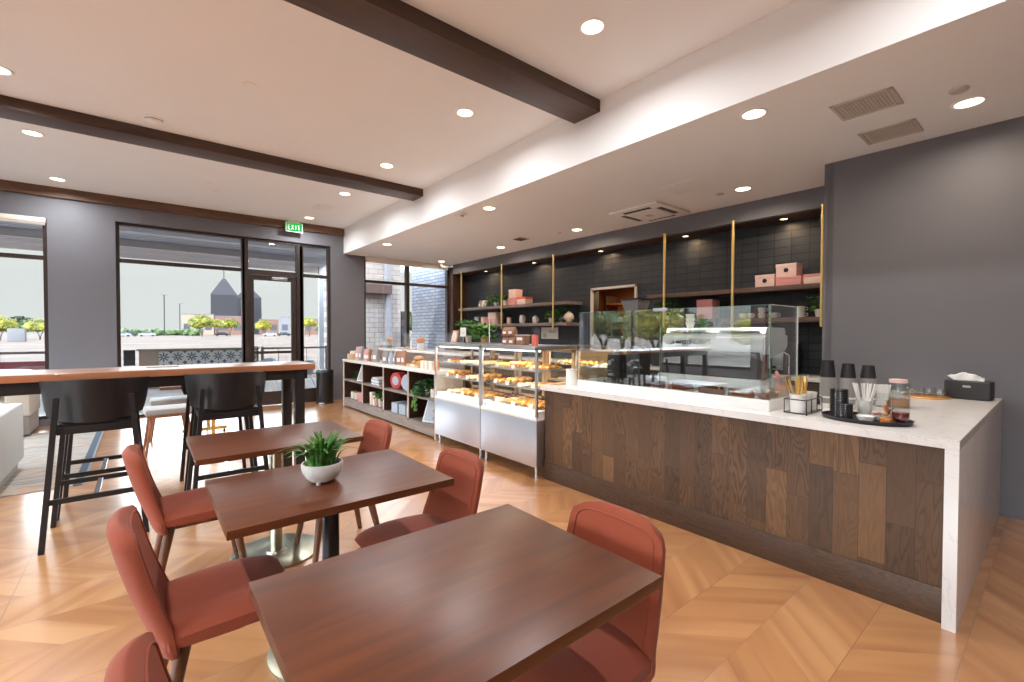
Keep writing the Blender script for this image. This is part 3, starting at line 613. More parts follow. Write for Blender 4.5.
def make_dining_chair(label):
    t = thing('dining_chair', label, 'chair')
    # seat: rounded slab, thicker at the back, front lip drops
    mb = MB(); b = bmesh.new(); NX, NY = 12, 12; top = {}; bot = {}
    for i in range(NX+1):
        for j in range(NY+1):
            u, v = i/NX, j/NY*2-1; x = lerp(-.205, .200, u)
            hw = .215+.012*math.sin(u*PI)
            rc = 1-max(0, (u-.8)/.2)**3*.16
            y = v*hw*rc
            e = max(abs(v)**5, max(0, (u-.80)/.20)**2.5, 0)
            zt = .470+.012*math.sin(u*PI*.9)-.008*(1-abs(v)**2)-.034*e-.015*max(0, (u-.6)/.4)**2
            zb = .385+.022*max(0, (u-.5)/.5)+.018*e
            top[i, j] = b.verts.new((x, y, zt)); bot[i, j] = b.verts.new((x-.012*max(0, u-.8), y*.975, zb))
    for i in range(NX):
        for j in range(NY):
            b.faces.new((top[i, j], top[i+1, j], top[i+1, j+1], top[i, j+1])); b.faces.new((bot[i, j], bot[i, j+1], bot[i+1, j+1], bot[i+1, j]))
    for j in range(NY): b.faces.new((bot[0, j], top[0, j], top[0, j+1], bot[0, j+1])); b.faces.new((top[NX, j], bot[NX, j], bot[NX, j+1], top[NX, j+1]))
    for i in range(NX): b.faces.new((top[i, 0], bot[i, 0], bot[i+1, 0], top[i+1, 0])); b.faces.new((bot[i, NY], top[i, NY], top[i+1, NY], bot[i+1, NY]))
    bmesh.ops.recalc_face_normals(b, faces=b.faces); mb.join(b); mb.build('seat', M['terra'], t, ang=60)
    # back: a padded shell, wrapping slightly forward at its sides, rounded top corners
    mb = MB(); b = bmesh.new(); NV, NH = 18, 14; F = {}; Bk = {}
    for i in range(NV+1):
        v = i/NV
        zc = lerp(.345, .800, v)
        xb = lerp(-.185, -.325, v)-.014*math.sin(v*PI)
        hw = lerp(.225, .192, v)
        if v > .88: hw *= 1-(1-math.sqrt(max(0, 1-((v-.88)/.12)**2)))*.24
        if v < .16: hw *= 1-(1-math.sqrt(max(0, 1-((.16-v)/.16)**2)))*.30
        for j in range(NH+1):
            h = j/NH*2-1; y = h*hw
            wrap = .038*abs(h)**3*min(1, v/.3+.15)
            th = .031*(1-abs(h)**6*.75)*(1-max(0, (v-.93)/.07)**2*.72)*(1-max(0, (.07-v)/.07)**2*.6)
            zz = zc-.012*abs(h)**4*v
            F[i, j] = b.verts.new((xb+wrap+th, y, zz)); Bk[i, j] = b.verts.new((xb+wrap-th, y*1.01, zz))
    for i in range(NV):
        for j in range(NH):
            b.faces.new((F[i, j], F[i, j+1], F[i+1, j+1], F[i+1, j])); b.faces.new((Bk[i, j], Bk[i+1, j], Bk[i+1, j+1], Bk[i, j+1]))
    for i in range(NV): b.faces.new((F[i, 0], F[i+1, 0], Bk[i+1, 0], Bk[i, 0])); b.faces.new((F[i, NH], Bk[i, NH], Bk[i+1, NH], F[i+1, NH]))
    for j in range(NH): b.faces.new((F[0, j], Bk[0, j], Bk[0, j+1], F[0, j+1])); b.faces.new((F[NV, j], F[NV, j+1], Bk[NV, j+1], Bk[NV, j]))
    bmesh.ops.recalc_face_normals(b, faces=b.faces); mb.join(b); bk = mb.build('backrest', M['terra'], t, ang=60)
    def fp(v, h):
        hw = lerp(.225, .192, v)
        return (lerp(-.185, -.325, v)-.014*math.sin(v*PI)+.038*abs(h)**3+.031*(1-abs(h)**6*.75)*(1-max(0, (v-.93)/.07)**2*.72)+.0005, h*hw, lerp(.345, .800, v)-.012*abs(h)**4*v)
    pts = [fp(.18+.70*k/14, -.84) for k in range(15)]+[fp(.91, -.80), fp(.935, -.70)]+[fp(.945, -.6+1.2*k/10) for k in range(11)]+[fp(.935, .70), fp(.91, .80)]+[fp(.88-.70*k/14, .84) for k in range(15)]
    MB().tube(pts, .0035, 8).build('piping', M['terra'], bk)
    MB().box(-.20, .20, -.018, .018, .362, .395, .004, mtx=T(0, -.13, 0)).box(-.20, .20, -.018, .018, .362, .395, .004, mtx=T(0, .13, 0)).box(-.018, .018, -.14, .14, .362, .392, .004, mtx=T(-.16, 0, 0)).build('seat_frame', M['walnut'], t)
    for sx, sy in ((1, 1), (1, -1), (-1, 1), (-1, -1)):
        a = (.145*sx-.01, .145*sy, .385); c = ((.195 if sx > 0 else -.235), .205*sy, 0)
        MB().tube([c, tuple(lerp(p, q, .5) for p, q in zip(c, a)), a], .0155, 14, r2=.025).build('leg', M['walnut'], t)
    return t
ch0 = make_dining_chair('terracotta dining chair at the bottom left edge, only its top showing, nearest the camera')
ch0.location = (.29, 1.075, 0); ch0.rotation_euler.z = .02
GR = 'terracotta dining chairs'
ch0['group'] = GR
for x, y, rz, lab in ((.255, 2.00, 0, 'terracotta dining chair on the left whose whole seat shows, tucked toward the middle table'),
                      (.265, 3.15, 0, 'terracotta dining chair on the left, farthest of the left row, beside the far table'),
                      (.985, .985, PI, 'terracotta dining chair on the right of the near bare table, in front of the counter'),
                      (.98, 1.965, PI, 'terracotta dining chair on the right end of the middle table with the plant'),
                      (.98, 3.02, PI, 'terracotta dining chair on the right end of the farthest cafe table')):
    dup(ch0, (x, y, 0), rz, lab, GR)
# potted succulent
t = thing('potted_succulent', 'spiky green succulent in a footed white bowl on the middle table', 'plant', (.625, 2.11, TZ))
MB().lathe([(0, .006), (.048, .006), (.066, .02), (.083, .048), (.088, .078), (.085, .087), (.080, .087), (.078, .076), (.0, .072)], 36).cyl(.009, 0, .012, mtx=T(.05, 0, 0)).cyl(.009, 0, .012, mtx=T(-.03, .045, 0)).cyl(.009, 0, .012, mtx=T(-.03, -.045, 0)).build('bowl', M['pot'], t)
MB().lathe([(0, .078), (.05, .079), (.079, .075)], 24).build('soil', M['soil'], t)
def blade(mb, x, y, ang, lean, ln, w, curl=.5, mtx=None):
    b = bmesh.new(); N = 7; prev = None
    for i in range(N+1):
        k = i/N; r = math.sin(lean*(k**1.2)*(.6+.4*k)+lean*.35*k)*ln*k; zz = math.sqrt(max(0, (ln*k)**2-r*r))*(1-curl*k*k*.25)
        ww = w*(1-k**4)+.0012; th = ww*.45
        cx, cy = x+math.cos(ang)*r, y+math.sin(ang)*r; px, py = -math.sin(ang), math.cos(ang)
        ring = [b.verts.new((cx+px*ww, cy+py*ww, zz)), b.verts.new((cx+math.cos(ang)*th, cy+math.sin(ang)*th, zz)), b.verts.new((cx-px*ww, cy-py*ww, zz)), b.verts.new((cx-math.cos(ang)*th, cy-math.sin(ang)*th, zz))]
        if prev:
            for q in range(4): b.faces.new((prev[q], prev[(q+1) % 4], ring[(q+1) % 4], ring[q]))
        prev = ring
    bmesh.ops.recalc_face_normals(b, faces=b.faces); mb.join(b, mtx)
mb = MB()
for i in range(66):
    a = random.uniform(0, 2*PI); rr = .062*math.sqrt(random.random()); lean = .08+rr/.062*.62+random.uniform(-.12, .12)
    blade(mb, rr*math.cos(a), rr*math.sin(a), a+random.uniform(-.5, .5), lean, random.uniform(.11, .175), random.uniform(.0060, .0095), mtx=T(0, 0, .08))
mb.build('leaves', M['spiky'], t)
# ------------------------------------------------------------------ bar table and stools
t = thing('bar_table', 'long high bar table with pale reflective wooden top and black legs', 'table', (-.6, 4.74, 0))
MB().box(-1.9, 1.86, -.29, .29, 1.072, 1.122, .003).build('tabletop', M['bartop'], t)
MB().box(-1.83, 1.80, -.25, -.21, .985, 1.071, .002).box(-1.83, 1.80, .21, .25, .985, 1.071, .002).box(1.74, 1.80, -.21, .21, .985, 1.071, .002).box(-1.83, -1.77, -.21, .21, .985, 1.071, .002).build('apron', M['blackwood'], t)
for x in (-1.78, 1.735):
    for y in (-.215, .255): MB().box(x-.04, x+.04, y-.04, y+.04, 0, 1.07, .003).build('leg', M['blackwood'], t)
o = MB().box(-.09, .13, -.04, .05, 0, .006, .002).build('folded_menu', M['greyfab'], loc=(.12, 4.80, 1.122)); tag(o, 'small flat grey menu card lying on the bar table', 'menu card')
def make_bar_stool(label):
    t = thing('bar_stool', label, 'bar stool'); t['group'] = 'black bar stools'
    # faces +y; a curved plywood shell wraps the rear
    b = bmesh.new(); N, V = 22, 10; I = {}; O = {}
    for i in range(N+1):
        a = lerp(-1.0, 1.0, i/N)*PI*.46
        for j in range(V+1):
            v = j/V; low = .80+.05*abs(math.sin(a))**2; hi = 1.098-.012*math.sin(a)**2
            if abs(i/N-.5) > .42: low = lerp(low, 1.0, (abs(i/N-.5)-.42)/.08*.7)
            z = lerp(low, hi, v); fl = (z-.8)/.3*.03
            for D, r in ((I, .240+fl), (O, .252+fl)):
                D[i, j] = b.verts.new((math.sin(a)*(r+.012), -math.cos(a)*r*.86, z))
    for i in range(N):
        for j in range(V): b.faces.new((I[i, j], I[i+1, j], I[i+1, j+1], I[i, j+1])); b.faces.new((O[i, j], O[i, j+1], O[i+1, j+1], O[i+1, j]))
        b.faces.new((I[i, V], I[i+1, V], O[i+1, V], O[i, V])); b.faces.new((I[i, 0], O[i, 0], O[i+1, 0], I[i+1, 0]))
    for j in range(V): b.faces.new((I[0, j], I[0, j+1], O[0, j+1], O[0, j])); b.faces.new((I[N, j], O[N, j], O[N, j+1], I[N, j+1]))
    bmesh.ops.recalc_face_normals(b, faces=b.faces); MB().join(b).build('back_shell', M['blackwood'], t, ang=50)
    MB().prism([(-.20, -.19), (.20, -.19), (.215, .0), (.205, .18), (.16, .22), (-.16, .22), (-.205, .18), (-.215, 0)], .775, .80, bev=.006).build('seat', M['blackwood'], t)
    MB().prism([(-.18, -.16), (.18, -.16), (.195, .0), (.185, .17), (.14, .205), (-.14, .205), (-.185, .17), (-.195, 0)], .80, .83, bev=.012).build('seat_pad', M['seatpad'], t)
    MB().box(-.19, .19, -.215, -.18, .735, .785, .003).box(-.19, .19, .17, .20, .735, .775, .003).box(-.20, -.17, -.19, .19, .735, .775, .003).box(.17, .20, -.19, .19, .735, .775, .003).build('seat_frame', M['blackwood'], t)
    for sx in (-1, 1):
        MB().bar((sx*.262, -.285, 0), (sx*.186, -.236, .985), .030, .040, w2=.030, h2=.026, bev=.003).build('leg', M['blackwood'], t)
        MB().bar((sx*.262, .235, 0), (sx*.190, .185, .775), .030, .040, w2=.03, h2=.03, bev=.003).build('leg', M['blackwood'], t)
    z = .315
    MB().bar((-.245, -.268, z), (.245, -.268, z), .022, .034, bev=.002).build('stretcher', M['blackwood'], t)
    MB().bar((-.235, .216, z), (.235, .216, z), .022, .034, bev=.002).build('stretcher', M['blackwood'], t)
    MB().bar((0.0, -.262, z+.004), (0, .210, z+.004), .030, .012, bev=.002).build('footrest_strip', M['mirror'], t)
    return t
st0 = make_bar_stool('black bar stool on the left with its curved back to the camera, nearer the sofa'); st0.location = (-.245, 4.395, 0)
dup(st0, (.545, 4.395, 0), 0, 'black bar stool with its curved back to the camera, right behind the far cafe table', 'black bar stools')
dup(st0, (-.245, 5.02, 0), PI, 'black bar stool across the bar table, behind the left stool, mostly hidden', 'black bar stools')
dup(st0, (.545, 5.02, 0), PI, 'black bar stool across the bar table, behind the right stool, mostly hidden', 'black bar stools')
# ------------------------------------------------------------------ lounge end
o = MB().box(-3.4, -.42, 5.74, 9.0, 0, .008, .002).build('area_rug', M['rug']); tag(o, 'faded multicoloured rug with a blue grey border under the sofas', 'rug')
t = thing('sofa', 'pale blue grey sofa cut by the left frame edge', 'sofa', (-1.45, 6.3, .0085))
MB().box(-.52, .50, -.66, .52, .10, .675, .025, seg=3).build('arm', M['sofa'], t); MB().box(-1.5, -.52, -.66, .52, .10, .42, .03, seg=3).build('seat_cushion', M['sofa'], t)
MB().box(-1.45, .46, -.62, .48, .0, .10, .01).build('plinth', M['greyfab'], t)
t = thing('armchair', 'beige lounge chair with a darker base beyond the pale sofa', 'armchair', (-1.55, 9.12, .0085))
MB().box(.16, .40, -.38, .38, .28, .79, .03, seg=3).build('arm', M['beige'], t); MB().box(-.62, -.40, -.38, .38, .28, .74, .03, seg=3).build('arm', M['beige'], t)
MB().box(-.40, .16, -.34, .30, .28, .46, .03, seg=3).build('seat_cushion', M['beige'], t); MB().box(-.40, .16, .24, .40, .28, .78, .03, seg=3).build('backrest', M['beige'], t); MB().box(-.58, .38, -.36, .38, 0.03, .28, .01).build('base', M['taupe'], t)
o = MB().box(-.22, .22, -.07, .07, 0, .30, .06, seg=3, mtx=T(0, 0, 0, rx=-.15)).build('throw_pillow', M['seatpad'], loc=(-1.70, 9.10, .472)); tag(o, 'black cushion resting on the beige lounge chair', 'cushion')
def low_stool(label, loc, rz):
    t = thing('upholstered_stool', label, 'stool', loc, rz, 'grey low stools'); 
    MB().box(-.22, .22, -.20, .20, .455, .525, .025, seg=3).build('seat', M['greyfab'], t); MB().box(-.20, .20, -.18, .18, .425, .457, .004).build('seat_frame', M['tan_leg'], t)
    for sx in (-1, 1):
        for sy in (-1, 1): MB().tube([(sx*.215, sy*.19, 0), (sx*.16, sy*.14, .43)], .013, 10, r2=.019).build('leg', M['tan_leg'], t)
    return t
ls = low_stool('low grey stool with tan legs, nearest of the two between the bar stools', (.235, 6.78, 0), .05)
dup(ls, (.30, 7.65, 0), .0, 'low grey stool with tan legs, just behind the nearer grey stool')
dup(ls, (.96, 7.75, 0), .1, 'low grey stool hidden behind the right bar stool, only its legs showing')
def lounge_table(label, loc):
    t = thing('lounge_table', label, 'table', loc); MB().box(-.55, .38, -.36, .36, .70, .735, .004).build('tabletop', M['walnut'], t)
    for y in (-.28, .28):
        MB().box(-.30, .22, y-.022, y+.022, .035, .080, .004).build('foot_bar', M['brass'], t)
        MB().box(-.02, .02, y-.02, y+.02, .08, .70, .003).build('upright', M['brass'], t)
        for x in (-.27, .19): MB().cyl(.012, .010, .036, mtx=T(x, y, 0)).cyl(.020, 0, .011, mtx=T(x, y, 0)).build('glide', M['blackmetal'], t)
    return t
lounge_table('lounge table with brass T shaped feet behind the right bar stool', (.72, 7.35, 0))
# step bin by the door
t = thing('step_bin', 'tall dark cylindrical pedal bin beside the entrance column', 'bin', (2.83, 9.36, 0))
MB().lathe([(0, .012), (.155, .012), (.16, .02), (.16, .60)], 32).build('body', M['blackmetal'], t); MB().lathe([(.163, .60), (.165, .64), (.15, .668), (0, .672)], 32).build('lid', M['blackgl'], t)
MB().cyl(.164, 0, .03, n=32).build('base_ring', M['black'], t); MB().box(-.05, .05, -.20, -.15, .012, .03, .004, mtx=T(rz=-.6)).build('pedal', M['steel'], t)
# ------------------------------------------------------------------ service counter
t = thing('service_counter', 'long counter clad in stained oak planks under a white waterfall quartz top', 'counter', (0, 0, 0))
MB().box(3.02, 3.10, .366, 3.19, .17, .868).box(3.10, 3.66, .366, 3.19, .02, .868).build('plank_front', M['planks'], t)
MB().box(3.013, 3.022, .366, 3.19, 0.0, .172, .001).build('plinth_board', M['plinth'], t)
q = MB(); q.prism([(2.965, .312), (5.158, .312), (5.158, .98), (3.70, .98), (3.70, 3.20), (2.965, 3.20)], .868, .914, bev=.0015).box(2.965, 5.158, .312, .363, 0, .8675, .0015)
q.build('worktop', M['quartz'], t)
MB().box(3.66, 5.15, .374, .96, .02, .866).build('return_cabinet', M['darkwood'], t)
# back counter below the dark shelves
t = thing('back_counter', 'dark back counter with pale top under the niche shelves', 'counter', (0, 0, 0))
MB().box(5.74, 6.29, 1.54, 4.30, .08, .88, .003).build('cabinet', M['darkwood'], t); MB().box(5.70, 6.295, 1.53, 4.32, .88, .92, .002).build('worktop', M['quartz'], t)
for k in range(4):
    d = MB().box(5.722, 5.74, 1.57+.68*k, 2.22+.68*k, .10, .86, .003).build('door', M['darkwood'], t); MB().box(5.705, 5.722, 2.12+.68*k, 2.14+.68*k, .62, .78, .003).build('handle', M['brass'], d)
t = thing('back_counter', 'dark back counter with pale top behind the pastry cases', 'counter', (0, 0, 0))
MB().box(5.74, 6.29, 5.60, 9.30, .08, .88, .003).build('cabinet', M['darkwood'], t); MB().box(5.70, 6.295, 5.58, 9.32, .88, .92, .002).build('worktop', M['quartz'], t)
# glass screen on its metal base box
t = thing('glass_screen', 'clear glass sneeze screen on a metal base whitened for reflected daylight along the counter', 'glass screen', (0, 0, 0))
MB().box(3.105, 3.57, 1.20, 1.212, .9145, .985, .001).box(3.105, 3.118, 1.212, 2.835, .9145, .985, .001).box(3.105, 3.57, 2.835, 2.847, .9145, .985, .001).build('base_box', M['porc'], t)  # steel box coloured white to imitate the windows reflected in it
for a, b in ((1.205, 2.000), (2.004, 2.840)):
    g = MB().box(3.118, 3.128, a, b, .93, 1.60).build('glass_panel', M['sglass'], t)
    MB().box(3.1175, 3.1285, a, b, 1.60, 1.602).box(3.1175, 3.1285, a-.0015, a, .93, 1.602).build('polished_edge', M['gedge'], g)
for y in (1.206, 2.834):
    g = MB().box(3.13, 3.58, y-.004, y+.004, .93, 1.60).build('glass_panel', M['wglass'], t)
    MB().box(3.13, 3.58, y-.0045, y+.0045, 1.60, 1.602).box(3.58, 3.583, y-.0045, y+.0045, .93, 1.602).build('polished_edge', M['paper'] if y < 2 else M['gedge'], g)
g = MB().box(3.13, 3.415, 2.012, 2.83, 1.268, 1.278).build('glass_shelf', M['sglass'], t); MB().box(3.13, 3.442, 2.012, 2.83, 1.2785, 1.2795).build('polished_edge', M['bluegrey'], g) if False else None
MB().box(3.108, 3.138, 1.94, 2.06, 1.585, 1.61, .002).build('clip', M['steel'], t)
# espresso machine
t = thing('espresso_machine', 'large polished steel espresso machine behind the glass screen', 'espresso machine', (3.66, 1.77, .914))
E1 = .41
MB().prism([(-.30, .10), (.05, .10), (.15, .135), (.17, .155), (.17, .17), (-.30, .17)], -E1, E1, axis='Y', bev=.006).build('drip_base', M['machine'], t)
MB().box(-.28, -.02, -E1+.03, E1-.03, .17, .365, .006).build('front_panel', M['blackgl'], t)
b_ = MB(); b_.prism([(-.215, .30), (-.235, .345), (-.235, .48), (-.20, .50), (.17, .50), (.19, .48), (.19, .40), (.14, .36)], -E1, E1, axis='Y', bev=.012).build('body_shell', M['machine'], t)
MB().prism([(-.20, .50), (-.17, .545), (.15, .545), (.18, .50)], -E1+.01, E1-.01, axis='Y', bev=.004).build('cup_rail', M['machine'], t)
s = MB()
for y0, y1 in ((-.36, -.07), (.05, .36)):
    for k in range(2): s.box(-.204, -.190, y0, y1, .508+.014*k, .512+.014*k, mtx=None)
s.build('cup_rail_slots', M['ventdark'], t)
s = MB(); seg_text(s, 'LA MARZOCCO', .32, .415, .026, -.2455, wd=.42, gap=.06, th=.15, plane='Y', mirror=-1); s.build('lettering', M['grounddark'], t)
for y in (-.36, -.14, .10, .36):
    f = MB().lathe([(.030, 0), (.026, .03), (.02, .05), (.028, .10)], 16, mtx=T(-.22, y, .0)).build('foot', M['steeld'], t)
for y in (-.26, -.02, .22):
    g = MB().cyl(.035, .25, .32, mtx=T(.20, y, 0)).build('group_head', M['mirror'], t); MB().tube([(.20, y, .235), (.34, y, .225)], .012, 8).build('portafilter', M['black'], g)
for sy in (-1, 1):
    MB().tube([(.16, sy*.39, .36), (.24, sy*.40, .33), (.25, sy*.40, .18)], .006, 8).build('steam_wand', M['mirror'], t)
MB().prism([(-.26, .17), (-.20, .17), (-.16, .35), (-.235, .35)], -E1-.004, -E1+.01, axis='Y').build('side_cheek', M['walnut'], t); MB().prism([(-.26, .17), (-.20, .17), (-.16, .35), (-.235, .35)], E1-.01, E1+.004, axis='Y').build('side_cheek', M['walnut'], t)
for y, m in ((.10, 'leaf'), (-.02, 'grounddark')):
    o = MB().lathe([(0, 0), (.02, 0), (.037, .075), (.034, .075), (.018, .006), (0, .006)], 18).build('tumbler', M['leaf'] if m == 'leaf' else M['black'], loc=(3.53, 1.77+y, .914+.546))
    tag(o, 'green tumbler on top of the espresso machine' if m == 'leaf' else 'black tumbler on top of the espresso machine', 'cup')
for i in range(3):
    o = MB().lathe([(0, 0), (.025, 0), (.042, .05), (.039, .05), (.022, .006), (0, .006)], 18).build('espresso_cup', M['porc'], loc=(3.70, 2.08, .914+.546+.035*i)); tag(o, '%s white cup stacked at the left end of the espresso machine top' % ['bottom', 'middle', 'top'][i], 'cup', 'stacked cups on the espresso machine')
# grinders added in place of dark reflections on the screen glass
def grinder(x, y, label, s=1.0):
    t = thing('reflection_grinder', label, 'coffee grinder', (x, y, .914))
    MB().box(-.10, .10, -.085, .085, 0, .05, .01).box(-.06, .11, -.075, .075, .04, .36*s, .015).build('body', M['black'], t)
    MB().cyl(.05, .36*s, .40*s, n=24).build('collar', M['steeld'], t); MB().lathe([(.045, .40*s), (.085, .44*s), (.10, .55*s), (.097, .55*s), (.08, .442*s), (.0, .41*s)], 24).build('hopper', M['jglass'], t)
    MB().lathe([(0, .555*s), (.103, .55*s), (.103, .562*s), (.05, .575*s), (0, .577*s)], 24).build('hopper_lid', M['blackgl'], t); MB().lathe([(0, .41*s), (.04, .415*s), (.075, .445*s), (.082, .50*s), (0, .51*s)], 20).build('beans', M['choc'], t)
    MB().tube([(-.06, 0, .24), (-.12, 0, .22)], .02, 10).box(-.10, -.06, -.03, .03, .10, .12, .004).build('spout', M['steeld'], t)
grinder(3.52, 2.50, 'black grinder added for a dark reflection in the glass screen, nearest the espresso machine', .95)
grinder(3.52, 2.72, 'black grinder added for a dark reflection in the glass screen, left of the other one', .82)
# large brewer whose dark glass hopper shows above the screen
t = thing('bulk_grinder', 'tall grinder with a wide smoked hopper in front of the kitchen doorway', 'coffee grinder', (4.68, 3.345, 0))
MB().box(-.30, .30, -.30, .30, 0, .90, .01).build('cabinet', M['steel'], t); MB().box(-.12, .14, -.11, .11, .90, 1.62, .02).build('body', M['black'], t)
MB().lathe([(.09, 1.62), (.12, 1.66), (.18, 1.81), (.176, 1.81), (.11, 1.665), (0, 1.64)], 4, mtx=T(rz=PI/4)).build('hopper', M['fargrey'], t); MB().box(-.14, .14, -.14, .14, 1.81, 1.83, .006).build('hopper_lid', M['blackgl'], t)
MB().lathe([(0, 1.65), (.11, 1.67), (.15, 1.75), (0, 1.76)], 4, mtx=T(rz=PI/4)).build('beans', M['choc'], t)
# ------------------------------------------------------------------ things on the right end of the counter
CZ = .9145
t = thing('straw_caddy', 'black wire caddy holding white ceramic pots of wrapped straws', 'caddy', (3.20, 1.062, CZ), 0)
fr = MB()
for z in (.006, .075): fr.tube([(-.055, -.05, z), (.175, -.05, z), (.175, .05, z), (-.055, .05, z)], .0028, 6, closed=True)
for x in (-.055, .02, .10, .175):
    for y in (-.05, .05): fr.tube([(x, y, .006), (x, y, .075)], .0022, 6)
for x in (-.05, .17): fr.tube([(x, -.05, .006), (x, -.05, -.0)], .004, 6)
fr.build('wire_frame', M['blackmetal'], t)
for k in range(3):
    x = -.015+.075*k; p = MB().lathe([(0, .008), (.032, .008), (.036, .015), (.037, .085), (.039, .092), (.039, .100), (.034, .100), (.033, .02), (0, .018)], 20, mtx=T(x, 0, 0)).build('pot', M['porc'], t)
s = MB()
for i in range(34):
    a = random.uniform(0, 2*PI); r = random.uniform(0, .020); l = random.uniform(.13, .165)
    x = -.015+random.choice((0, .075))+r*math.cos(a); y = r*math.sin(a); dx, dy = random.uniform(-.035, .035), random.uniform(-.03, .04)
    s.bar((x, y, .03), (x+dx, y+dy, .03+l), .006, .002)
s.build('wrapped_sticks', M['brass'], t); t.scale = (1.22, 1.22, 1.22)
# oval tray
t0 = thing('serving_tray', 'oval black tray on the counter end holding cups, bowls and syrup', 'tray', (3.245, .735, CZ), 0)
def ell(a, b, n=40): return [(a*math.cos(2*PI*i/n), b*math.sin(2*PI*i/n)) for i in range(n)]
tr = MB().prism(ell(.155, .205), 0, .006); b = bmesh.new(); R0 = [b.verts.new((x, y, .004)) for x, y in ell(.150, .200)]; R1 = [b.verts.new((x, y, .022)) for x, y in ell(.160, .210)]; R2 = [b.verts.new((x, y, .022)) for x, y in ell(.166, .216)]; R3 = [b.verts.new((x, y, .0)) for x, y in ell(.156, .206)]
for A, B in ((R0, R1), (R1, R2), (R2, R3)):
    for i in range(40): b.faces.new((A[i], A[(i+1) % 40], B[(i+1) % 40], B[i]))
bmesh.ops.recalc_face_normals(b, faces=b.faces); tr.join(b); tr.build('tray_body', M['blackwood'], t0)
TZ2 = CZ+.0065
def cup_stack(x, y, sleeves, top_h, lab, r=.042):
    t = thing('cup_stack', lab, 'paper cups', (x, y, CZ)); z = 0
    MB().lathe([(0, 0), (r*.86, 0), (r*1.08, .075), (r*1.08, .078)], 24).build('lower_cup', M['paper'], t)
    for k in range(sleeves): MB().lathe([(r*.90, .02+.020*k), (r*1.10, .062+.020*k), (r*1.10, .066+.020*k), (r*.98, .060+.020*k)], 24).build('grey_cup', M['greyfab'], t)
    z = .045+.020*sleeves
    MB().lathe([(r*1.06, z), (r*1.08, z+.004), (r*.80, z+top_h-.004), (r*.80, z+top_h), (r*.74, z+top_h), (r*.74, z+top_h-.006), (0, z+top_h-.006)], 28).build('black_cup', M['black'], t)
cup_stack(3.62, 1.03, 8, .115, 'tallest stack of upturned black cups over grey ones, left of three')
cup_stack(3.66, .925, 8, .095, 'middle stack of upturned black cups over grey ones', .041)
cup_stack(3.74, .835, 8, .085, 'right stack of upturned black cups over grey ones', .041)
def lids(x, y, n, r, lab):
    t = thing('lid_stack', lab, 'cup lids', (x, y, TZ2)); 
    for k in range(n): MB().lathe([(r-.001, .010*k), (r+.001, .010*k+.002), (r+.001, .010*k+.007), (r-.001, .010*k+.0095), (r*.75, .010*k+.0115), (0, .010*k+.0115)], 24).build('lid', M['blackgl'], t)
lids(3.265, .868, 16, .046, 'tall stack of black cup lids on the tray'); lids(3.165, .815, 9, .040, 'short stack of black cup lids at the tray front')
t = thing('straw_cup', 'clear cup of paper straws standing on the tray', 'cup of straws', (3.36, .765, TZ2))
MB().lathe([(0, 0), (.032, 0), (.042, .095), (.040, .095), (.030, .004), (0, .004)], 20).build('cup', M['porc'], t)
s = MB()
for i in range(26):
    a = random.uniform(0, 2*PI); s.tube([(.012*math.cos(a), .012*math.sin(a), .01), (.055*math.cos(a)*random.uniform(.2, 1), .06*math.sin(a), .195)], .0035, 5)
s.build('straws', M['paper'], t)
def pkt_cup(x, y, lab):
    t = thing('packet_cup', lab, 'cup of packets', (x, y, CZ)); MB().lathe([(0, 0), (.035, 0), (.045, .10), (.043, .10), (.033, .004), (0, .004)], 20).build('cup', M['jglass'], t)
    s = MB()
    for i in range(10): s.box(-.02, .02, -.001, .001, .05, .155, mtx=T(random.uniform(-.02, .02), random.uniform(-.02, .02), 0, rz=random.uniform(0, 3), rx=random.uniform(-.25, .25)))
    s.build('packets', M['paper'], t)
pkt_cup(3.92, .80, 'clear cup of white napkin packets behind the straws')
def bowl(x, y, r, lab, fill=None):
    t = thing('small_bowl', lab, 'bowl', (x, y, TZ2)); MB().lathe([(0, 0), (r*.5, 0), (r*.9, r*.4), (r, r*.75), (r*.95, r*.75), (r*.82, r*.42), (r*.4, .006), (0, .006)], 26).build('bowl_body', M['porc'], t)
    if fill:
        s = MB()
        for i in range(30): a = random.uniform(0, 6.3); q = r*.75*math.sqrt(random.random()); s.ball(.006, (q*math.cos(a), q*math.sin(a), r*.72+random.uniform(0, .008)), sub=1)
        s.build('nuts', M[fill], t)
bowl(3.155, .712, .045, 'empty small white bowl at the tray front'); bowl(3.265, .668, .044, 'small white bowl heaped with brown nuts on the tray', 'granola')
t = thing('honey_jar', 'short jar of amber honey with a clear lid on the tray', 'jar', (3.155, .622, TZ2))
MB().lathe([(0, 0), (.026, 0), (.028, .004), (.028, .034), (.025, .036), (0, .036)], 24).build('honey', M['honey'], t); MB().lathe([(.026, .037), (.027, .05), (.0, .052)], 24).build('lid', M['jglass'], t)
t = thing('packet_holder', 'tan sugar packets leaning upright on the tray', 'sugar packets', (3.33, .635, TZ2))
MB().box(-.04, .04, -.004, .004, .0, .085, .001, mtx=T(0, 0, 0, rx=-.35)).build('packet', M['honey'], t); MB().box(-.035, .035, -.003, .003, .0, .075, .001, mtx=T(0, .03, 0, rx=.5)).build('packet', M['choc'], t)
t = thing('syrup_bottle', 'ribbed glass dispenser with dark red syrup at the tray tip', 'bottle', (3.19, .568, TZ2))
MB().lathe([(.022, 0), (.02, .01), (.024, .02)], 24).build('stopper', M['black'], t); MB().lathe([(0, .02), (.022, .02), (.036, .035), (.038, .068), (0, .068)], 26).build('syrup', M['syrup'], t)
MB().lathe([(.023, .019), (.038, .034)]+[(.0395+.0012*(k % 2), .04+.006*k) for k in range(24)]+[(.036, .188), (.034, .190)], 28).build('ribbed_glass', M['jglass'], t)
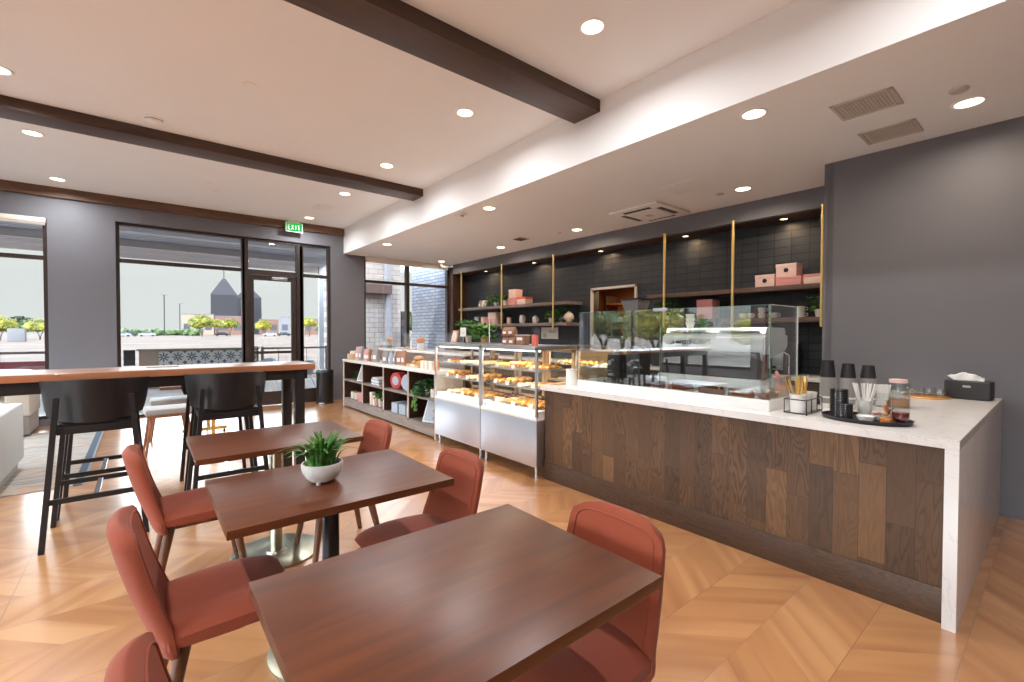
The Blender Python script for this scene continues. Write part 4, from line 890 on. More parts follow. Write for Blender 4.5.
# jug, glasses on a wooden board, tissue box
t = thing('water_jug', 'clear glass jug with lemon water near the grey wall', 'jug', (3.99, .725, CZ))
MB().lathe([(0, 0), (.062, 0), (.066, .006), (.064, .15), (.068, .17), (.065, .17), (.061, .15), (.062, .01), (0, .008)], 28).build('jug_glass', M['jglass'], t); MB().lathe([(0, .010), (.060, .011), (.060, .06), (0, .06)], 24).build('lemon_water', M['honey'], t)
MB().tube([(-.02, .062, .15), (-.03, .105, .14), (-.03, .105, .05), (-.02, .062, .04)], .007, 8).build('handle', M['jglass'], t); MB().lathe([(0, .165), (.05, .168), (.05, .19), (0, .195)], 20).build('lid', M['palepink'], t)
t = thing('round_board', 'round amber wooden board under the upturned glasses', 'board', (4.80, .70, CZ)); MB().cyl(.14, 0, .014, n=40, bev=.003).build('board_body', M['honey'], t); MB().lathe([(.141, .004), (.143, .007), (.141, .010)], 40).build('rim_band', M['brass'], t)
for i, (dx, dy) in enumerate(((-.07, .06), (0, .09), (.06, .04), (-.08, -.03), (0, -.01), (-.04, -.09), (.045, -.075), (.085, -.02))):
    o = MB().lathe([(.033, 0), (.030, .055), (.028, .062), (0, .062), (0, .058), (.026, .056), (.031, 0)], 20).build('drinking_glass', M['jglass'], loc=(4.80+dx, .70+dy, CZ+.0145)); tag(o, 'short upturned clear glass on the amber board, %s' % ['front row left', 'middle row left', 'back row left', 'front row centre', 'in the very middle', 'front row right', 'middle row right', 'back row right'][i], 'glass', 'glasses on the round board')
t = thing('tissue_box', 'black tissue dispenser with a white tissue by the grey wall', 'tissue box', (4.93, .475, CZ), -.08)
MB().box(-.065, .065, -.115, .115, 0, .115, .012, seg=3).build('box_body', M['black'], t); MB().box(-.0665, -.064, -.02, .02, .075, .088, .003).build('badge', M['steeld'], t)
b = bmesh.new(); G = {}
for i in range(13):
    for j in range(7):
        u, v = i/12*2-1, j/6; G[i, j] = b.verts.new((.012*math.sin(u*7+v*2)*v+.01*v, u*.075*(1+.25*v)+.02*v, .112+.052*v*(1-.55*abs(u)**1.5)+.004*math.sin(u*9)))
for i in range(12):
    for j in range(6): b.faces.new((G[i, j], G[i+1, j], G[i+1, j+1], G[i, j+1]))
mb = MB().join(b); o = mb.build('tissue', M['tissue'], t, ang=180); md = o.modifiers.new('thick', 'SOLIDIFY'); md.thickness = .0015; t.scale = (1.1, 1.12, 1.22)
# canister near the case
t = thing('canister', 'white ribbed canister on the left end of the counter', 'canister', (3.21, 3.02, CZ))
MB().lathe([(0, 0), (.050, 0)]+[(.052+.0012*(k % 2), .004+.008*k) for k in range(17)]+[(.046, .142), (0, .142)], 30).build('body', M['porc'], t); MB().lathe([(.052, .1425), (.053, .152), (.015, .156), (0, .156)], 30).build('lid', M['porc'], t)
o = MB().box(-.14, .10, -.05, .05, 0, .012, .003).build('serving_board', M['maple'], loc=(3.20, 3.13, CZ)); tag(o, 'thin wooden board lying at the left end of the counter', 'board')
# ------------------------------------------------------------------ pastry cases
def pastry_case(y0, y1, label):
    t = thing('pastry_case', label, 'display case', (2.92, y0, 0)); w = y1-y0; D = .58
    MB().box(.0, D, .0, w, .115, .565, .004).build('steel_base', M['steel'], t)
    MB().box(-.012, .0, .012, w-.012, .13, .555, .006).build('access_door', M['steel'], t) if False else None
    MB().prism([(0, .565), (-.004, .59), (.03, .655), (D, .655), (D, .565)], 0.002, w-.002, axis='Y', bev=.004).build('deck_front', M['porc'], t)
    fr = MB()
    for y in (0.0, w-.028):
        fr.box(0, .022, y, y+.028, .60, 1.27, .002); fr.box(D-.022, D, y, y+.028, .66, 1.27, .002); fr.box(.0, D, y, y+.028, 1.245, 1.275, .002)
    fr.box(0, .022, .028, w-.028, 1.245, 1.275, .002); fr.box(D-.022, D, .028, w-.028, 1.245, 1.275, .002)
    fr.build('frame', M['steeld'], t)
    MB().box(.0, D, .0, w, 1.2755, 1.285, .002).build('top_panel', M['steeld'], t)
    MB().box(.006, .012, .028, w-.028, .64, 1.245).build('front_glass', M['cglass'], t)
    MB().box(.022, D-.022, .010, .016, .66, 1.245).build('side_glass', M['cglass'], t); MB().box(.022, D-.022, w-.016, w-.010, .66, 1.245).build('side_glass', M['cglass'], t)
    bk = MB()
    for k in range(2): 
        a = .028+(w-.056)*k/2; c = a+(w-.056)/2; X = D-.035-.012*k
        bk.box(X, X+.01, a, a+.035, .68, 1.24); bk.box(X, X+.01, c-.035, c, .68, 1.24); bk.box(X, X+.01, a, c, .68, .71); bk.box(X, X+.01, a, c, 1.21, 1.24)
    bk.build('sliding_doors', M['maple'], t); MB().box(D-.03, D-.026, .03, w-.03, .70, 1.22).build('rear_glass', M['cglass'], t)
    for z in (.85, 1.03):
        g = MB().box(.06, D-.06, .02, w-.02, z, z+.008).build('glass_shelf', M['cglass'], t); MB().box(.055, .0605, .02, w-.02, z-.002, z+.010).build('shelf_rail', M['steeld'], g)
    MB().box(.05, .09, .04, w-.04, 1.228, 1.242, .002).build('light_strip', M['led'], t)
    l = bpy.data.lights.new('case_light', 'AREA'); l.shape = 'RECTANGLE'; l.size = .04; l.size_y = w-.1; l.energy = 4.5; l.color = (1, .86, .68)
    lo = bpy.data.objects.new('case_light', l); COL.objects.link(lo); lo.parent = t; lo.location = (.12, w/2, 1.226); 
    for z in (.848, 1.028):
        l = bpy.data.lights.new('shelf_light', 'AREA'); l.shape = 'RECTANGLE'; l.size = .02; l.size_y = w-.1; l.energy = 2.4; l.color = (1, .86, .68)
        lo = bpy.data.objects.new('shelf_light', l); COL.objects.link(lo); lo.parent = t; lo.location = (.09, w/2, z-.004)
    for y in (.05, w-.05):
        for x in (.05, D-.05): MB().lathe([(0, 0), (.026, 0), (.026, .012), (.018, .02), (.018, .115)], 16, mtx=T(x, y, 0)).build('foot', M['steel'], t)
    MB().lathe([(0, 0), (.016, 0), (.016, .003), (0, .003)], 20, mtx=T(-.001, w-.09, .632, ry=-PI/2+.5)).build('badge', M['bluegrey'], t)
    return t
pastry_case(3.20, 4.125, 'right steel and glass pastry case with three tiers, next to the counter')
pastry_case(4.135, 5.14, 'left steel and glass pastry case, next to the open shelf unit')
t = thing('rear_pastry_case', 'wooden doored glass pastry case behind the left end of the counter', 'display case', (3.715, 2.93, 0))
MB().box(0, .58, 0, .95, .02, .86, .004).build('cabinet', M['darkwood'], t)
fr = MB()
for x in (0, .555):
    for y in (0, .455, .925): fr.box(x, x+.025, y, y+.025, .86, 1.25)
for x in (0, .555): fr.box(x, x+.025, 0, .95, 1.225, 1.25); fr.box(x, x+.025, 0, .95, .86, .885)
fr.build('frame', M['maple'], t); MB().box(-.004, .584, -.004, .954, 1.25, 1.268, .003).build('top_panel', M['darkwood'], t); MB().box(.03, .55, .03, .92, 1.04, 1.048).build('glass_shelf', M['cglass'], t)
MB().box(.008, .012, .025, .925, .885, 1.225).build('front_glass', M['cglass'], t)
MB().box(.53, .548, .03, .92, .89, 1.22).build('back_board', M['maple'], t)
l = bpy.data.lights.new('case_light', 'AREA'); l.shape = 'RECTANGLE'; l.size = .03; l.size_y = .8; l.energy = 6; l.color = (1, .84, .62); lo = bpy.data.objects.new('case_light', l); COL.objects.link(lo); lo.parent = t; lo.location = (.10, .47, 1.22)
MB().box(.07, .13, .06, .88, 1.223, 1.232).build('light_strip', M['led'], t)
# pastries, price cards
def pastry(kind):
    mb = MB()
    if kind == 'croissant':
        pts = [(math.sin(a)*.045, math.cos(a)*.045-.03, .018+.004*math.cos(a*3)) for a in [k*.35-1.4 for k in range(9)]]
        for i, p in enumerate(pts): r = .008+.016*math.sin(PI*(i+.5)/9); mb.ball(r, p, (1, 1, .9), 1)
        return mb, 'bread', 'croissant'
    if kind == 'muffin':
        mb.lathe([(0, 0), (.022, 0), (.030, .032)], 16, m=M['kraft']); mb.lathe([(.032, .032), (.036, .042), (.026, .060), (0, .066)], 16, m=M['bread']); return mb, None, 'muffin'
    if kind == 'cake':
        mb.prism([(-.05, 0), (.04, -.03), (.04, .03)], 0, .045, m=M['cake'], bev=.003); mb.prism([(-.05, 0), (.04, -.03), (.04, .03)], .045, .052, m=M['choc']); mb.ball(.010, (.015, 0, .06), sub=1, m=M['berry']); return mb, None, 'cake slice'
    if kind == 'tart':
        mb.lathe([(0, 0), (.030, 0), (.038, .018), (.033, .018), (.03, .012), (0, .012)], 18, m=M['bread']); mb.lathe([(0, .012), (.031, .013), (.02, .02), (0, .022)], 16, m=M['honey'])
        for k in range(5): mb.ball(.007, (.016*math.cos(k*1.26), .016*math.sin(k*1.26), .024), sub=1, m=M['berry'])
        return mb, None, 'tart'
    if kind == 'bun':
        mb.lathe([(0, 0), (.034, .002), (.040, .014), (.034, .030), (.018, .038), (0, .040)], 18); return mb, 'bread', 'bun'
    mb.lathe([(.012, .012), (.016, .002), (.030, 0), (.040, .010), (.034, .022), (.022, .024), (.014, .020), (.012, .012)], 20); return mb, 'cake', 'doughnut'
PRO = {}
ORD = ['leftmost', 'second', 'third', 'fourth', 'fifth', 'sixth', 'seventh', 'eighth', 'ninth', 'tenth', 'eleventh', 'twelfth', 'thirteenth']
def place_pastry(kind, x, y, z, case, tier, where=''):
    lab = {'croissant': 'golden crescent roll', 'muffin': 'domed muffin', 'cake': 'chocolate topped cake slice', 'tart': 'berry topped tart', 'bun': 'round golden bun', 'ring': 'pale ring doughnut'}[kind]
    cat = 'pastry'
    label = '%s, %s, %s, %s' % (lab, where, tier, case); grp = '%ss on the %s of the %s' % (lab, tier, case)
    if kind not in PRO:
        mb, mt, nm = pastry(kind); PRO[kind] = mb.build(nm.replace(' ', '_'), M[mt] if mt else None, ang=50); o = PRO[kind]
    else: o = PRO[kind].copy(); COL.objects.link(o)
    o.location = (x, y, z); o.rotation_euler.z = random.uniform(-.6, .6); tag(o, label, cat, grp)
def tray(x, y, z, lx, ly, lab, grp, mat='paper'):
    o = MB().box(-lx/2, lx/2, -ly/2, ly/2, 0, .006, .002).box(-lx/2, lx/2, -ly/2, -ly/2+.006, .004, .014).box(-lx/2, lx/2, ly/2-.006, ly/2, .004, .014).build('pastry_tray', M[mat], loc=(x, y, z)); tag(o, lab, 'tray', grp)
def card(x, y, z, case, where):
    o = MB().box(-.001, .001, -.028, .028, 0, .042, mtx=T(ry=.15)).box(0, .02, -.02, .02, 0, .002).box(-.0032, -.0014, -.006, .006, .010, .032, mtx=T(ry=.15), m=M['grounddark']).build('price_card', M['paper'], loc=(x, y, z)); o.data.materials.clear(); o.data.materials.append(M['paper']); tag(o, 'white price card %s, %s' % (where, case), 'price card', 'price cards in the %s' % case)
def fill_case(x0, y0, y1, case, tiers, seedk):
    random.seed(seedk)
    for z, kinds, tier in tiers:
        n = len(kinds); wd = (y1-y0-.10)/n
        for i, kd in enumerate(kinds):
            yc = y1-.05-wd*(i+.5)
            tray(x0+.26, yc, z, .34, wd-.02, 'steel pastry tray, %s from the left on the %s of the %s' % (ORD[i] if i else 'first', tier, case), 'trays on the %s of the %s' % (tier, case), 'steeld')
            for r in range(3):
                for c in range(2 if wd < .24 else 3):
                    m = 2 if wd < .24 else 3
                    place_pastry(kd, x0+.155+.105*r, yc+(c-(m-1)/2)*.085, z+.0075, case, tier, '%s %s, tray %s from left' % (['front', 'middle', 'back'][r], (['left', 'right'] if m == 2 else ['left', 'centre', 'right'])[m-1-c], ['first', 'second', 'third', 'fourth'][i]))
            card(x0+.085, yc, z+.001, case, 'before tray %s from left, %s' % (['first', 'second', 'third', 'fourth'][i], tier))
fill_case(2.92, 3.20, 4.125, 'right pastry case', ((.6555, ['cake', 'bun', 'croissant'], 'bottom deck'), (.859, ['croissant', 'muffin', 'ring', 'bun'], 'middle shelf'), (1.039, ['bun', 'muffin', 'croissant'], 'top shelf')), 3)
fill_case(2.92, 4.135, 5.14, 'left pastry case', ((.6555, ['ring', 'croissant', 'bun'], 'bottom deck'), (.859, ['muffin', 'tart', 'cake', 'muffin'], 'middle shelf'), (1.039, ['tart', 'ring', 'cake'], 'top shelf')), 5)
fill_case(3.675, 2.93, 3.88, 'rear pastry case', ((1.049, ['croissant', 'bun', 'ring'], 'glass shelf'), (.861, ['ring', 'bun', 'cake'], 'lower board')), 9)
# ------------------------------------------------------------------ leaves helper
def leaf_cluster(n, rad, zr, size, droop=0.3, seed=1, shape='round'):
    random.seed(seed); mb = MB(); b = bmesh.new()
    for i in range(n):
        a = random.uniform(0, 2*PI); q = rad*math.sqrt(random.random()); z = random.uniform(*zr)-droop*q
        c = Vector((q*math.cos(a), q*math.sin(a), z)); s = size*random.uniform(.6, 1.2)
        u = Vector((math.cos(a), math.sin(a), random.uniform(-.6, .5))).normalized(); w = u.cross(Vector((random.uniform(-.4, .4), random.uniform(-.4, .4), 1))).normalized(); up = u.cross(w)*s*.12
        k = .42 if shape == 'round' else .20
        p = [c-u*s*.5, c-u*s*.1+w*s*k+up, c+u*s*.25+w*s*k*.8+up, c+u*s*.6-up, c+u*s*.25-w*s*k*.8+up, c-u*s*.1-w*s*k+up]
        m = b.verts.new(c+u*s*.05); vs = [b.verts.new(v) for v in p]
        for j in range(6): b.faces.new((m, vs[j], vs[(j+1) % 6]))
    mb.join(b); return mb
def pot_plant(name, label, loc, pot_r, pot_h, n, rad, zr, size, droop=.3, potm='cream', leafm='leaf', seed=1, shape='round'):
    t = thing(name, label, 'plant', loc)
    MB().lathe([(0, 0), (pot_r*.72, 0), (pot_r, pot_h), (pot_r*.92, pot_h), (pot_r*.86, pot_h*.85), (0, pot_h*.85)], 20).build('pot', M[potm], t)
    s = MB(); random.seed(seed)
    for i in range(6): a = i*1.05; s.tube([(0, 0, pot_h*.8), (rad*.5*math.cos(a), rad*.5*math.sin(a), (zr[0]+zr[1])/2)], .003, 5)
    s.build('stems', M['leafdk'], t); leaf_cluster(n, rad, zr, size, droop, seed, shape).build('foliage', M[leafm], t, smooth=False); return t
# ------------------------------------------------------------------ open shelf unit left of the cases
SX, SY0, SY1, SZT = 2.98, 5.22, 8.75, .905
t = thing('shelf_unit', 'low open shelf unit with eight cubbies and a white top', 'shelf unit', (0, 0, 0))
MB().box(SX-.01, SX+.42, SY0, SY1, SZT-.045, SZT, .002).build('top', M['quartz'], t)
MB().box(SX, SX+.42, SY1-.045, SY1-.001, 0, SZT-.046, .001).build('end_panel', M['palewood'], t); MB().box(SX, SX+.42, SY0+.001, SY0+.045, 0, SZT-.046, .001).build('end_panel', M['palewood'], t)
ys = [SY0+.045, 6.03, 6.90, 7.79, SY1-.045]
for y in ys[1:4]:
    dv = MB().box(SX+.012, SX+.40, y-.018, y+.018, .173, SZT-.046).build('divider', M['darkwood'], t); MB().box(SX+.002, SX+.0118, y-.018, y+.018, .173, SZT-.046).build('edge_strip', M['palewood'], dv)
for y in (ys[0]+.003, ys[4]-.003): MB().box(SX+.012, SX+.40, y-.002, y+.002, .173, SZT-.046).build('inner_lining', M['darkwood'], t)
MB().box(SX+.40, SX+.419, SY0+.045, SY1-.045, .10, SZT-.046).build('back_panel', M['darkwood'], t)
for a, b in zip(ys, ys[1:]):
    for z in (.14, .50): MB().box(SX+.004, SX+.40, a+.018, b-.018, z, z+.032, .001).build('shelf', M['greywood'], t)
MB().box(SX+.01, SX+.40, SY0+.045, SY1-.045, .03, .139).build('base_rail', M['greywood'], t)
t = thing('back_ledge', 'raised white ledge behind the shelf unit in front of the window', 'ledge', (0, 0, 0))
MB().box(3.42, 4.05, SY0+.02, 8.60, 1.085, 1.115, .002).build('ledge_top', M['quartz'], t); MB().box(3.43, 3.46, SY0+.03, 8.58, 0, 1.084).box(4.0, 4.03, SY0+.03, 8.58, 0, 1.084).build('ledge_panel', M['greywood'], t)
# goods in the cubbies
def P(o, l, c, g=None): return tag(o, l, c, g)
def frame_print(x, y, z, w, h, lab, lean=.35, rz=0, mat='bluegrey', fm='paper'):
    t = thing('framed_print', lab, 'framed print', (x, y, z), rz)
    MB().box(-.008, .008, -w/2, w/2, 0, h, .002, mtx=T(ry=lean)).build('frame', M[fm], t); MB().box(-.0095, -.008, -w/2+.02, w/2-.02, .02, h-.02, mtx=T(ry=lean)).build('print', M[mat], t)
    s = MB(); s.box(-.0105, -.0095, -w*.12, w*.16, h*.35, h*.62, mtx=T(ry=lean)).box(-.0105, -.0095, -w*.25, w*.25, h*.2, h*.24, mtx=T(ry=lean)).build('print_figure', M['ventgrey'], t)
frame_print(SX+.10, 8.02, .533, .26, .29, 'white framed print leaning in the upper leftmost cubby', .45, .5)
frame_print(SX+.08, 5.55, .173, .24, .33, 'white framed print leaning in the lower right cubby', .40, .35)
pot_plant('small_plant', 'little green plant in the upper leftmost cubby', (SX+.18, 8.45, .533), .04, .06, 60, .10, (.06, .18), .05, .3, 'black', 'leafdk', 21)
for k in range(5):
    o = MB().box(-.12, .12, -.16, .16, 0, .022, .004, mtx=T(rz=random.uniform(-.15, .15))).build('folded_cloth', M['bluegrey' if k % 2 else 'paper'], loc=(SX+.16, 7.32, .533+.024*k)); P(o, '%s folded patterned cloth of the pile in the second upper cubby' % ['bottom', 'second lowest', 'middle', 'second highest', 'top'][k], 'cloth', 'folded cloths in a cubby')
def round_tin(x, y, z, mat, lab, r=.12, th=.075, rz=0):
    t = thing('round_tin', lab, 'tin', (x, y, z), rz); MB().lathe([(0, -th/2), (r*.93, -th/2), (r, -th/2+.012), (r, th/2-.012), (r*.93, th/2), (0, th/2)], 30, mtx=T(0, 0, r, ry=PI/2)).build('tin_body', M[mat], t)
    MB().lathe([(0, 0), (r*.55, 0), (r*.55, .002), (0, .002)], 24, mtx=T(-th/2-.001, 0, r, ry=-PI/2)).build('label_disc', M['bluegrey'], t)
round_tin(SX+.15, 6.62, .533, 'redbag', 'round red tin standing in the third upper cubby', .13, .16, .3); round_tin(SX+.15, 6.24, .533, 'bluegrey', 'round pale patterned tin beside the red one in the third upper cubby', .13, .14, .4)
tv = pot_plant('trailing_plant', 'trailing green plant spilling from the upper right cubby', (SX+.14, 5.66, .533), .065, .13, 190, .19, (.08, .26), .08, .45, 'cream', 'leafdk', 33)
s = MB(); random.seed(8); b = bmesh.new()
for i in range(26):
    y = .16+random.uniform(-.05, .07); z = .08-.30*i/26; c = Vector((-.14+random.uniform(-.02, .02), y, z)); b.faces.new([b.verts.new(c+Vector(p)) for p in ((0, -.03, .0), (-.01, 0, .03), (0, .035, 0), (-.005, 0, -.035))])
s.join(b); s.tube([(0, .08, .13), (-.12, .15, .09), (-.135, .17, -.22)], .003, 5); s.build('trailing_vine', M['leaf'], tv, smooth=False)
def cyl_thing(name, x, y, z, r, h, mat, lab, cat, grp=None, lid=None):
    t = thing(name, lab, cat, (x, y, z), group=grp); MB().lathe([(0, 0), (r*.96, 0), (r, .006), (r, h-.004), (r*.92, h), (0, h)], 22).build('body', M[mat], t); MB().cyl(r*1.02, h+.0005, h+.012, n=22).build('lid', M[lid or mat], t); return t
cyl_thing('candle', SX+.09, 5.44, .533, .042, .10, 'paper', 'short white candle in the upper right cubby', 'candle'); cyl_thing('canister', SX+.10, 5.33, .533, .038, .20, 'porc', 'tall white canister in the upper right cubby', 'canister')
cyl_thing('candle_tin', SX+.12, 8.50, .173, .055, .12, 'cream', 'left of two cream candles in the lower leftmost cubby', 'candle', lid='kraft'); cyl_thing('candle_tin', SX+.12, 8.33, .173, .055, .12, 'cream', 'right of two cream candles in the lower leftmost cubby', 'candle', lid='kraft')
cyl_thing('candle_tin', SX+.10, 8.02, .173, .085, .14, 'pink', 'pink canister in the lower leftmost cubby', 'canister')
for y, h, m, lab in ((7.56, .20, 'cream', 'tall cream printed canister in the second lower cubby'), (7.42, .18, 'palepink', 'slim pale pink canister in the second lower cubby')): cyl_thing('canister', SX+.10, y, .173, .05, h, m, lab, 'canister')
pot_plant('small_plant', 'leafy plant in a cream pot, left one in the second lower cubby', (SX+.12, 7.26, .173), .055, .14, 80, .12, (.16, .27), .06, .3, 'cream', 'leaf', 41); pot_plant('small_plant', 'leafy plant in a cream pot, right one in the second lower cubby', (SX+.10, 7.03, .173), .05, .12, 60, .08, (.13, .22), .05, .3, 'cream', 'leafdk', 42)
t = thing('gift_set', 'pale boxed gift set tied with dark ribbon in the third lower cubby', 'gift box', (SX+.17, 6.47, .173), .1)
MB().box(-.12, .12, -.20, .20, 0, .155, .01, mtx=T(ry=.0)).build('box_body', M['bluegrey'], t); MB().box(-.1215, .1215, -.015, .015, -.0, .157).build('ribbon', M['grounddark'], t)
cyl_thing('candle', SX+.09, 6.14, .173, .045, .12, 'cream', 'small cream candle in the third lower cubby', 'candle'); pot_plant('small_plant', 'small plant in a white pot in the lower right cubby', (SX+.12, 5.31, .173), .05, .09, 70, .09, (.10, .28), .05, .2, 'porc', 'leafdk', 44)
# packaged goods on top of the shelf unit
def bag(x, y, mat, lab, w=.13, h=.19, d=.06, rz=0, z=SZT+.0005, grp=None):
    t = thing('goods_bag', lab, 'packaged goods', (x, y, z), rz, grp)
    b = bmesh.new(); R = []
    for k, (zz, sw, sd) in enumerate(((0, .94, 1), (h*.1, 1, 1.05), (h*.6, 1, .85), (h*.85, .97, .35), (h, .98, .12))): R.append([b.verts.new((a*d/2*sd, c*w/2*sw, zz)) for a, c in ((-1, -1), (-1, -.5), (-1.12, 0), (-1, .5), (-1, 1), (1, 1), (1.1, 0), (1, -1))])
    for A, B in zip(R, R[1:]):
        for i in range(8): b.faces.new((A[i], A[(i+1) % 8], B[(i+1) % 8], B[i]))
    b.faces.new(R[0][::-1]); b.faces.new(R[-1]); bmesh.ops.recalc_face_normals(b, faces=b.faces)
    MB().join(b).build('bag_body', M[mat], t, ang=60); MB().box(-d/2*1.16-.001, -d/2*1.1, -w*.28, w*.28, h*.22, h*.50).build('label', M['paper'], t)
random.seed(5)
row = [(8.35, 'printpink', 'pink'), (8.22, 'printpink', 'pink'), (8.09, 'printgrey', 'silver'), (7.93, 'printpink', 'pink'), (7.78, 'printbrown', 'brown'), (7.62, 'printbrown', 'brown'), (7.48, 'printgrey', 'silver'), (7.05, 'printgrey', 'silver'), (6.92, 'bluegrey', 'pale blue'), (6.78, 'printgrey', 'silver'), (6.63, 'printbrown', 'brown'), (6.48, 'printbrown', 'brown')]
CNT = {}
for y, m, c in row: CNT[c] = CNT.get(c, 0)+1; bag(SX+.14+random.uniform(-.03, .03), y, m, '%s patterned goods bag, %s of the %s ones on the shelf unit top' % (c, 'leftmost' if CNT[c] == 1 else ORD[CNT[c]-1]+' from left', c), rz=random.uniform(-.3, .3), h=random.uniform(.20, .25), grp='%s bags on the shelf unit top' % c)
for y, z, m, w_ in ((6.10, 0, 'kraft', 'left'), (5.95, 0, 'kraft', 'right'), (6.03, .07, 'cream', 'top')):
    o = MB().ball(.075, (0, 0, .045), (1, 1.25, .6), 2, .02).build('bread_loaf', M['bread' if m == 'kraft' else 'kraft'], loc=(SX+.18, y, SZT+.012+z)); P(o, '%s round loaf in the basket at the right end of the shelf unit' % w_, 'bread', 'loaves in the basket')
t = thing('bread_basket', 'shallow wooden basket of loaves on the shelf unit top', 'basket', (SX+.18, 6.02, SZT+.0005)); MB().box(-.11, .11, -.20, .20, 0, .010).box(-.11, -.10, -.20, .20, .01, .05).box(.10, .11, -.20, .20, .01, .05).box(-.10, .10, -.20, -.19, .01, .05).box(-.10, .10, .19, .20, .01, .05).build('basket_body', M['maple'], t); MB().box(-.112, -.1105, -.06, .06, .015, .045).build('label', M['paper'], t)
t = thing('gift_crate', 'small wooden crate of white cards at the far end of the shelf unit', 'crate', (SX+.14, 8.58, SZT+.0005)); MB().box(-.08, .08, -.10, .10, 0, .10, .003).build('crate_body', M['maple'], t)
s = MB()
for k in range(5): s.box(-.05, -.046, -.07, .07, .04, .15, mtx=T(.025*k, 0, 0, ry=.1))
s.build('cards', M['paper'], t)
for y, w_ in ((5.78, 'leftmost'), (5.66, 'middle'), (5.54, 'rightmost')):
    o = MB().box(-.03, .03, -.035, .035, 0, .11, .004).box(-.0305, -.0302, -.02, .02, .03, .07).build('tea_carton', M['cream'], loc=(SX+.12, y, SZT+.0005), rz=.15); P(o, '%s of three small cream cartons near the pastry case on the shelf unit' % w_, 'carton', 'cream cartons by the pastry case')
cyl_thing('jar', SX+.07, 5.32, SZT+.0005, .035, .13, 'honey', 'amber topped wooden jar touching the left pastry case', 'jar', lid='kraft')
# on the raised ledge: pumpkins, plates under glass
LZ = 1.1155
def pumpkin(x, y, z, r, lab, stand=True):
    if stand:
        o = MB().lathe([(0, 0), (r*.8, 0), (r*.9, .03), (r*.75, .09), (r*.8, .108), (r*.8, .114), (0, .114)], 24).build('cake_stand', M['greyfab'] if r < .07 else M['porc'], loc=(x, y, z)); P(o, 'small stand under the ' + lab.split(' on ')[0], 'cake stand'); z += .1145
    t = thing('pumpkin', lab, 'pumpkin', (x, y, z)); b = bmesh.new(); bmesh.ops.create_uvsphere(b, u_segments=32, v_segments=14, radius=r)
    for v in b.verts: a = math.atan2(v.co.y, v.co.x); k = 1-.10*abs(math.cos(a*4))**4; v.co = Vector((v.co.x*k, v.co.y*k, v.co.z*.72+r*.70))
    MB().join(b).build('skin', M['wicker'], t); MB().tube([(0, 0, r*1.3), (.006, 0, r*1.62)], .009, 8, r2=.006).build('stem', M['trunk'], t)
pumpkin(3.66, 8.15, LZ, .062, 'big orange pumpkin on the ledge before the window'); pumpkin(3.62, 8.42, LZ, .04, 'small orange pumpkin on the ledge left of the big one', False)
pumpkin(3.62, 6.85, LZ, .075, 'orange pumpkin on a pale stand nearer the pastry case')
for i, y in enumerate((7.75, 7.5, 7.25, 6.45)):
    o = MB().lathe([(0, 0), (.05, 0), (.085, .012), (.083, .014), (.05, .004), (0, .004)], 24).build('plate', M['porc'], loc=(3.70, y, LZ+.0)); P(o, 'white plate on the raised ledge, %s from the left' % ['first', 'second', 'third', 'fourth'][i], 'plate', 'plates on the ledge')
    place_pastry('bun' if i % 2 else 'ring', 3.70, y, LZ+.005, 'raised ledge', 'window side', 'on plate %s from left' % ['first', 'second', 'third', 'fourth'][i])
frame_print(3.62, 8.33, LZ, .26, .17, 'dark framed menu card at the far end of the raised ledge', .25, .2, 'chairgrey', 'steeld')
o = MB().box(3.50, 3.505, 5.35, 8.5, 1.116, 1.40).build('glass_guard', M['cglass']); P(o, 'long clear glass guard standing on the raised ledge', 'glass screen')
# on top of the pastry cases
KZ = 1.2855
frame_print(3.15, 5.06, KZ, .15, .16, 'small framed picture on the left pastry case', .25, -.1, 'palepink', 'maple')
pot_plant('leafy_plant', 'bushy green plant on top of the left pastry case', (3.30, 4.93, KZ), .05, .09, 170, .15, (.12, .32), .07, .3, 'cream', 'leafdk', 51)
pot_plant('leafy_plant', 'yellow green leafy plant right of the bushy one on the left case', (3.28, 4.55, KZ), .055, .08, 150, .15, (.10, .26), .07, .3, 'kraft', 'leaf', 52)
def sign_card(x, y, z, w, h, stick, lab, mat='paper'):
    t = thing('card_sign', lab, 'sign', (x, y, z)); MB().box(-.03, .03, -.035, .035, 0, .012, .003).cyl(.004, .012, stick+.02, n=8).build('stand', M['steeld'], t); MB().box(-.004, .0, -w/2, w/2, stick, stick+h, .001).build('card', M[mat], t); MB().box(-.0048, -.004, -w*.3, w*.3, stick+h*.45, stick+h*.5).box(-.0048, -.004, -w*.2, w*.2, stick+h*.3, stick+h*.34).build('print_lines', M['ventgrey'], t)
sign_card(3.08, 4.72, KZ, .13, .11, .08, 'small white card sign on a stand over the left pastry case'); sign_card(3.12, 4.23, KZ, .012, .26, .02, 'thin tall white stick sign between the two pastry cases')
for y, z, hh, w_ in ((3.91, 0, .095, 'lower left'), (3.80, 0, .095, 'lower right'), (3.91, .097, .095, 'upper left'), (3.81, .097, .095, 'upper right')):
    bag(3.12, y, 'granola', '%s bag of granola in the stack on the right pastry case' % w_, .10, hh, .06, 0, KZ+z, 'stacked granola bags')
t = thing('granola_tub', 'printed tub of granola beside the stacked bags on the right case', 'packaged goods', (3.14, 3.665, KZ)); MB().prism([(-.065, 0), (.065, 0), (.08, .10), (-.08, .10)], -.04, .04, axis='X', bev=.006).build('tub', M['granola'], t); MB().box(-.0415, -.0405, -.04, .05, .05, .08).build('label', M['paper'], t); MB().box(-.045, .045, -.082, .082, .1005, .108, .003).build('lid', M['palepink'], t)
t = thing('clear_sign_holder', 'clear acrylic sign holder on the right pastry case', 'sign', (3.2, 3.52, KZ)); MB().box(-.003, .003, -.06, .06, 0, .19, .001).build('acrylic', M['jglass'], t); MB().box(-.03, .03, -.07, .07, 0, .008).build('foot', M['paper'], t)
